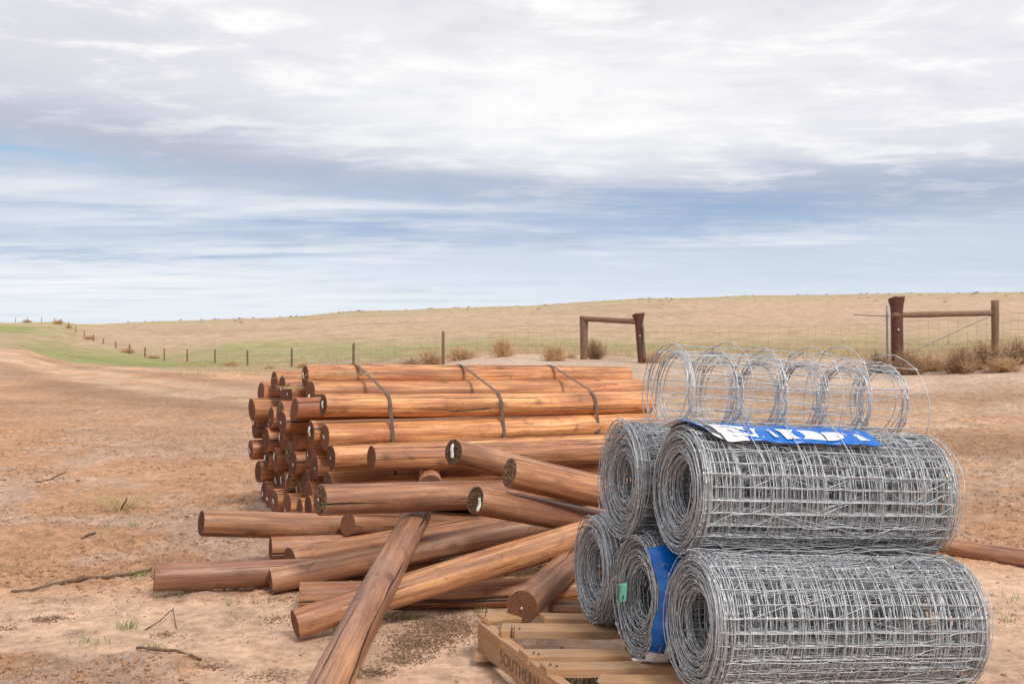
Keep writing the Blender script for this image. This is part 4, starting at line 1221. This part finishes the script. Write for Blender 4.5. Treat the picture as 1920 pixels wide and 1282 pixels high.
chips('bark_chips', [(835, 1178, .09, .10, 2100), (790, 1205, .08, .08, 1100), (760, 1235, .06, .06, 500), (700, 1262, .05, .03, 300), (740, 1160, .10, .05, 500), (90, 1160, .05, .025, 220), (15, 1175, .04, .03, 70), (308, 1190, .03, .025, 80), (520, 1165, .06, .05, 130), (510, 1268, .06, .03, 110), (395, 1252, .04, .02, 120), (560, 1130, .15, .06, 250), (600, 1180, .2, .2, 160), (1870, 1110, .1, .1, 120), (330, 1050, .3, .1, 160), (200, 1130, .4, .2, 160)], BARK, 1)
straws = Acc()
def straw_at(base, n, spread, length, acc, h=.03, r=.0011):
    for i in range(n):
        b = np.asarray(base) + np.array([rng.normal() * spread, rng.normal() * spread, 0]); az = rng.random() * 6.28; l = length * (.4 + .8 * rng.random())
        e = b + np.array([math.cos(az) * l, math.sin(az) * l * .6, h * rng.random()])
        acc.tube([b, (b + e) / 2 + [0, 0, h * .6 * rng.random()], e], [r, r, r * .6], 3)
# straw on the top of the stack
for (px, py, d, n, sp, L) in ((640, 703, 7.35, 60, .10, .09), (555, 729, 7.45, 60, .03, .14), (610, 708, 7.33, 20, .12, .12), (700, 704, 7.45, 20, .08, .06)):
    straw_at(P(px, py, d), n, sp, L, straws, .025)
o = straws.build('loose_straw', STRAW); tag(o, kind='stuff')
lit = Acc()
for i in range(2600):
    y_ = 3.6 + 12 * rng.random() ** 1.6; x_ = (rng.random() - .5) * 1.15 * y_
    if rng.random() < .35: continue
    b_ = np.array([x_, y_, gz(x_, y_) + .004]); az_ = rng.random() * 3.14; l_ = .008 + .05 * rng.random() ** 3
    e_ = b_ + np.array([math.cos(az_) * l_, math.sin(az_) * l_, .006 * rng.random()])
    lit.tube([b_, (b_ + e_) / 2 + [0, 0, .003], e_], .0010 + .0012 * rng.random() ** 2, 3)
o = lit.build('straw_litter', simple_mat('litter', (.40, .28, .15), .9, 0, .8, 3)); tag(o, kind='stuff')
# dry tussock left of the stack
def tussock(px, d, n, L, lab, mat=STRAW, lean=.9, rr=.0016):
    b = on_ground(px, d); a = Acc()
    for i in range(n):
        az = rng.random() * 6.28; l = L * (.4 + .7 * rng.random()); st_ = np.array([rng.normal() * .04, rng.normal() * .04, -.01])
        e = st_ + np.array([math.cos(az) * l * lean, math.sin(az) * l * lean, l * (.15 + .6 * rng.random())]); m = (st_ + e) / 2 + [0, 0, l * .2]
        a.tube([st_, m, e, e + (e - m) * .4 + [0, 0, -.12 * l]], [rr, rr, rr * .8, rr * .4], 3)
    o = a.build('dry_grass_tussock', mat); o.location = b; tag(o, lab, 'grass tussock'); return o
tussock(228, 8.3, 110, .30, 'straw coloured dry grass tussock on the red dirt left of the stack')
# sticks
def stick(pts, r, lab, mat=STICK, branch=None, name='dead_stick'):
    a = Acc(); pts = np.array(pts); n = len(pts)
    t = np.linspace(0, 1, n * 4); P4 = np.stack([np.interp(t, np.linspace(0, 1, n), pts[:, i]) for i in range(3)], 1)
    P4 += rng.normal(size=P4.shape) * r * .25
    a.tube(P4, r * (1 - .5 * abs(t - .4)) * (1 + .15 * rng.normal(size=len(t))), 6, True)
    if branch is not None: a.tube(branch, r * .8, 5, True)
    o = a.build(name, mat); tag(o, lab, 'stick', 'dead sticks on the ground'); return o
g3 = lambda px, py, dz=.0: (lambda d: on_ground(px, d, dz))(H * F / (py - HY))
stick([g3(20, 1113, -.004), g3(60, 1108, .004), g3(120, 1098, .012), g3(160, 1086, .008), g3(200, 1081, .02), g3(245, 1076, .018), g3(283, 1068, .01)], .012, 'long grey-brown dead branch lying left of the flat leftmost post')
stick([g3(255, 1218, .01), g3(285, 1226, .015), g3(330, 1232, .015), g3(378, 1240, .008)], .0075, 'dark rotten stick on the sand near the bottom left')
stick([g3(272, 1182, .006), g3(300, 1168, .02), g3(327, 1153, .045)], .0035, 'thin forked brown twig standing on the sand', None or STICK, [g3(324, 1156, .045), g3(331, 1178, .004)])
stick([g3(60, 901, .01), g3(95, 898, .02), g3(122, 892, .03)], .009, 'pale dead stick on the red dirt far left')
stick([g3(152, 1011, .006), g3(165, 1008, .01), g3(178, 1002, .012)], .008, 'short dark stick on the dirt between tussock and leftmost post')
stick([g3(222, 962, .0), on_ground(238, 8.1, .13)], .008, 'dark short stick poking up inside the dry tussock')
stick([g3(1000, 1186, .002), g3(980, 1200, .002)], .004, 'short twig on the sand left of the pallet beam') if False else None
# green sprouts
gs = Acc()
def sprouts(px, py, n, sp, L, d=None):
    d = d or H * F / (py - HY)
    for i in range(n):
        x = (px - 960) / F * d + rng.normal() * sp; y = d + rng.normal() * sp * .6; b = np.array([x, y, gz(x, y) - .003])
        l = L * (.4 + .8 * rng.random()); az = rng.random() * 6.28
        e = b + np.array([math.cos(az) * l * .45, math.sin(az) * l * .45, l]); gs.tube([b, (b + e) / 2 + [0, 0, l * .1], e], [.0018, .0018, .0006], 3)
for q in ((272, 1082, 40, .04, .05), (315, 1104, 5, .02, .05), (362, 1108, 8, .012, .10), (340, 1122, 6, .02, .03), (292, 1125, 3, .01, .06), (232, 1178, 22, .03, .05), (285, 1216, 12, .03, .03), (155, 1208, 14, .05, .04), (250, 985, 10, .02, .06), (430, 1138, 4, .01, .05), (195, 985, 8, .04, .04), (1070, 1278, 90, .09, .05), (1120, 1275, 60, .08, .05), (1160, 1272, 30, .08, .04), (770, 1165, 10, .02, .05), (905, 1146, 14, .05, .05), (1890, 1120, 8, .03, .06), (1905, 1090, 10, .05, .06), (640, 1190, 3, .02, .04), (175, 745, 0, .3, .1)): sprouts(*q)
o = gs.build('green_sprouts', GRASS); tag(o, kind='stuff')
# dry grass over the flat by the fences and scrub on the ridge
dg = Acc()
def blades(n, pxr, dr, hr, acc, w):
    px = pxr[0] + (pxr[1] - pxr[0]) * rng.random(n); d = dr[0] + (dr[1] - dr[0]) * rng.random(n) ** 1.3
    X = (px - 960) / F * d; Z = ground_z(X, d); hh = hr[0] + (hr[1] - hr[0]) * rng.random(n) ** 2
    ok = fbm(X * .25, d * .25, 3) > -.15
    X, d, Z, hh = X[ok], d[ok], Z[ok], hh[ok]; n = len(X)
    a = rng.random(n) * 6.28; ww = w * d / 40
    ux, uy = np.cos(a) * ww, np.sin(a) * ww; lx = rng.normal(size=n) * hh * .5
    V = np.stack([np.stack([X - ux, d - uy, Z - .02], 1), np.stack([X + ux, d + uy, Z - .02], 1), np.stack([X + ux * .3 + lx, d + uy * .3, Z + hh], 1), np.stack([X - ux * .3 + lx, d - uy * .3, Z + hh], 1)], 1).reshape(-1, 3)
    acc.add(V, np.arange(n * 4).reshape(-1, 4))
blades(9000, (330, 1960), (36, 75), (.06, .28), dg, .012)
blades(3000, (1300, 1960), (26, 45), (.06, .25), dg, .010)
o = dg.build('dry_field_grass', DRYG, None, False); tag(o, kind='stuff')
sc_ = Acc()
Vb, Fb = bush_mesh(26, .5, .8, .02, .6)
for i in range(330):
    px = 180 + 1760 * rng.random()
    if fbm(np.array([px * .02]), np.array([3.3]), 3)[0] < -.1 and rng.random() < .7: continue
    zd = np.linspace(150, 700, 140); xs = (px - 960) / F * zd; zz = base_z(xs, zd); row = (zz - H) / zd
    j = int(np.argmax(row)); d = zd[j] - (abs(rng.normal()) * 14 if i > 200 else abs(rng.normal()) * 80); d = max(d, 140)
    s = (.3 + .8 * rng.random() ** 3) * d / 400; x = (px - 960) / F * d
    sc_.add(Vb * [s * 2.0, s * 2.0, s * 1.0] + [x, d, gz(x, d) - .05], Fb)
o = sc_.build('ridge_scrub', BUSHD, None, False); tag(o, kind='stuff')

# ------------------------------------------------------------------ sky, light, camera
SUN_EL, SUN_AZ = math.radians(47), math.radians(148)      # azimuth clockwise from +Y; behind the camera, to the right
w = bpy.data.worlds.new('World'); S.world = w; w.use_nodes = True
nt = w.node_tree; nt.nodes.clear(); t = NT(nt)
out = t.n('OutputWorld'); bg = t.n('Background'); nt.links.new(bg.outputs[0], out.inputs[0])
sky = t.n('TexSky', sky_type='NISHITA'); sky.sun_disc = False; sky.sun_elevation = SUN_EL; sky.sun_rotation = SUN_AZ
skyc = t.vmath('SCALE', sky.outputs[0], sc=1.0)
dirv = t.n('TexCoord').outputs['Generated']
sp = t.n('SeparateXYZ'); t.set(sp.inputs[0], dirv); x, y, z = sp.outputs
hor = t.math('SQRT', t.math('ADD', t.math('MULTIPLY', x, x), t.math('MULTIPLY', y, y)))
el = t.math('DIVIDE', z, t.math('MAXIMUM', hor, .02))
az = t.math('DIVIDE', x, t.math('MAXIMUM', hor, .02))
q = t.n('CombineXYZ'); den = t.math('ADD', t.math('MAXIMUM', z, 0), .055)
t.set(q.inputs[0], t.math('DIVIDE', x, den)); t.set(q.inputs[1], t.math('DIVIDE', y, den)); q = q.outputs[0]
n_big = t.noise(t.vmath('MULTIPLY', q, (.22, .40, 1)), 1.0, 3, .5, .3)
n_str = t.noise(t.vmath('MULTIPLY', q, (.62, 1.7, 1)), 1.0, 8, .62, .25)
n_det = t.noise(t.vmath('MULTIPLY', q, (1.5, 2.0, 1)), 1.5, 9, .62, .3)

elw = t.math('ADD', el, t.math('ADD', t.math('ADD', t.math('MULTIPLY', t.math('SUBTRACT', n_str, .5), .042), t.math('MULTIPLY', t.math('SUBTRACT', n_det, .5), .040)), t.math('MULTIPLY', t.math('SUBTRACT', n_big, .5), .035)))
azw = t.math('ADD', az, t.math('MULTIPLY', t.math('SUBTRACT', n_big, .5), .25))
def blob(px, y, wx, wy, slope=0.0):      # soft cloud mass centred on a compass bearing and elevation
    a0, e0 = (px - 960) / F, (HY - y) / F
    dx = t.math('DIVIDE', t.math('SUBTRACT', azw, a0), wx / F)
    dy = t.math('DIVIDE', t.math('SUBTRACT', t.math('ADD', elw, t.math('MULTIPLY', t.math('SUBTRACT', azw, a0), slope)), e0), wy / F)
    return t.math('EXPONENT', t.math('MULTIPLY', t.math('ADD', t.math('MULTIPLY', dx, dx), t.math('MULTIPLY', dy, dy)), -1.0))
e3 = t.math('ADD', elw, t.math('MULTIPLY', az, .07))
c = t.ramp(t.mapr(e3, 0, .5, 0, 1), [(0.0, (.75, .80, .85)), (.06, (.70, .76, .83)), (.14, (.64, .71, .81)), (.20, (.54, .62, .75)), (.27, (.40, .48, .62)), (.33, (.48, .525, .64)), (.41, (.74, .75, .80)), (.52, (.83, .83, .86)), (.70, (.78, .775, .82)), (1., (.82, .82, .85))], 'B_SPLINE')
def lay(px, y, wx, wy, slope, col, amt, tex=None):
    global c
    m = t.math('MULTIPLY', blob(px, y, wx, wy, slope), amt)
    if tex is not None: m = t.math('MULTIPLY', m, tex)
    c = t.mix(m, c, col)
st_l = t.mapr(n_str, .42, .60, .25, 1); st_d = t.mapr(n_str, .58, .40, .25, 1)
lay(1250, 398, 420, 36, .03, (.22, .38, .61), 1.0, st_d)
lay(1650, 475, 520, 45, .0, (.60, .68, .78), .8)
lay(1720, 372, 480, 34, .02, (.32, .405, .56), .85)
lay(780, 338, 420, 34, .10, (.33, .41, .57), .85, st_d)
lay(330, 278, 420, 30, .10, (.44, .465, .58), .8)
lay(600, 435, 760, 30, .00, (.33, .44, .63), .85, st_d)
lay(260, 484, 330, 14, .0, (.28, .41, .62), .95, st_d)
lay(500, 385, 420, 28, .05, (.80, .83, .87), .80, st_l)
lay(80, 385, 300, 30, .0, (.76, .79, .84), .75, st_l)
lay(150, 530, 600, 34, .02, (.88, .90, .92), .85, st_l)
lay(1000, 590, 1400, 26, .0, (.78, .83, .88), .7)
lay(640, 470, 260, 14, .0, (.78, .81, .86), .75, st_l)
lay(1500, 450, 500, 16, -.05, (.74, .79, .86), .7, st_l)
lay(100, 130, 420, 130, .0, (.63, .635, .71), .6)
lay(1080, 215, 430, 110, .0, (.93, .93, .935), .9)
lay(1800, 200, 300, 150, .0, (.77, .77, .825), .6)
lay(1180, 20, 160, 26, .0, (.62, .62, .68), .8, t.mapr(n_det, .4, .6, 0, 1))
lay(700, 5, 420, 22, .0, (.62, .62, .68), .6, t.mapr(n_det, .4, .6, 0, 1))
lay(1870, 22, 90, 22, .0, (.56, .56, .62), .8, t.mapr(n_det, .4, .55, 0, 1))
# fleecy texture in the upper deck
hi = t.mapr(e3, .13, .25, 0, 1)
c = t.mix(t.math('MULTIPLY', t.mapr(n_det, .50, .63, 0, .85), hi), c, (.97, .965, .96))
c = t.mix(t.math('MULTIPLY', t.mapr(n_det, .47, .36, 0, .38), hi), c, (.64, .645, .70))
# fine streaks in the lower layers
lo_ = t.mapr(e3, .24, .12, 0, 1)
c = t.mix(t.math('MULTIPLY', t.mapr(n_str, .54, .70, 0, .35), lo_), c, (.84, .87, .90))
c = t.mix(t.math('MULTIPLY', t.mapr(n_str, .46, .32, 0, .28), lo_), c, (.42, .52, .68))
c = t.vmath('SCALE', c, sc=t.mapr(el, .42, 1.3, .925, 1.08))
# thin gaps where the clear sky shows through
gap = t.math('MULTIPLY', blob(100, 322, 190, 16, .05), st_d)
c10 = t.vmath('SCALE', c, sc=10.0)      # clouds in the sky texture's units, background strength 0.1
fin = t.mix(gap, c10, skyc)
# below the horizon: ground-coloured
fin = t.mix(t.mapr(z, -.02, 0, 1, 0), fin, (3.5, 2.6, 1.9))
t.set(bg.inputs[0], fin); bg.inputs[1].default_value = .1
sun = bpy.data.lights.new('sun', 'SUN'); sun.energy = 2.4; sun.angle = math.radians(10); sun.color = (1, .95, .88)
so_ = bpy.data.objects.new('sun', sun); COL.objects.link(so_)
dv = Vector((math.sin(SUN_AZ) * math.cos(SUN_EL), math.cos(SUN_AZ) * math.cos(SUN_EL), math.sin(SUN_EL)))
so_.rotation_euler = dv.to_track_quat('Z', 'Y').to_euler()

cam = bpy.data.cameras.new('camera'); co = bpy.data.objects.new('camera', cam); COL.objects.link(co)
cam.sensor_width = 36; cam.lens = 36 * F / 1920; cam.shift_y = -(641 - HY) / 1920
cam.clip_end = 8000; cam.clip_start = .05
co.location = (0, 0, H); co.rotation_euler = (math.pi / 2, 0, 0)
cam.dof.use_dof = True; cam.dof.focus_distance = 4.2; cam.dof.aperture_fstop = 8
S.camera = co
S.view_settings.view_transform = 'Standard'; S.view_settings.look = 'None'; S.view_settings.exposure = 0.2; S.view_settings.gamma = 1
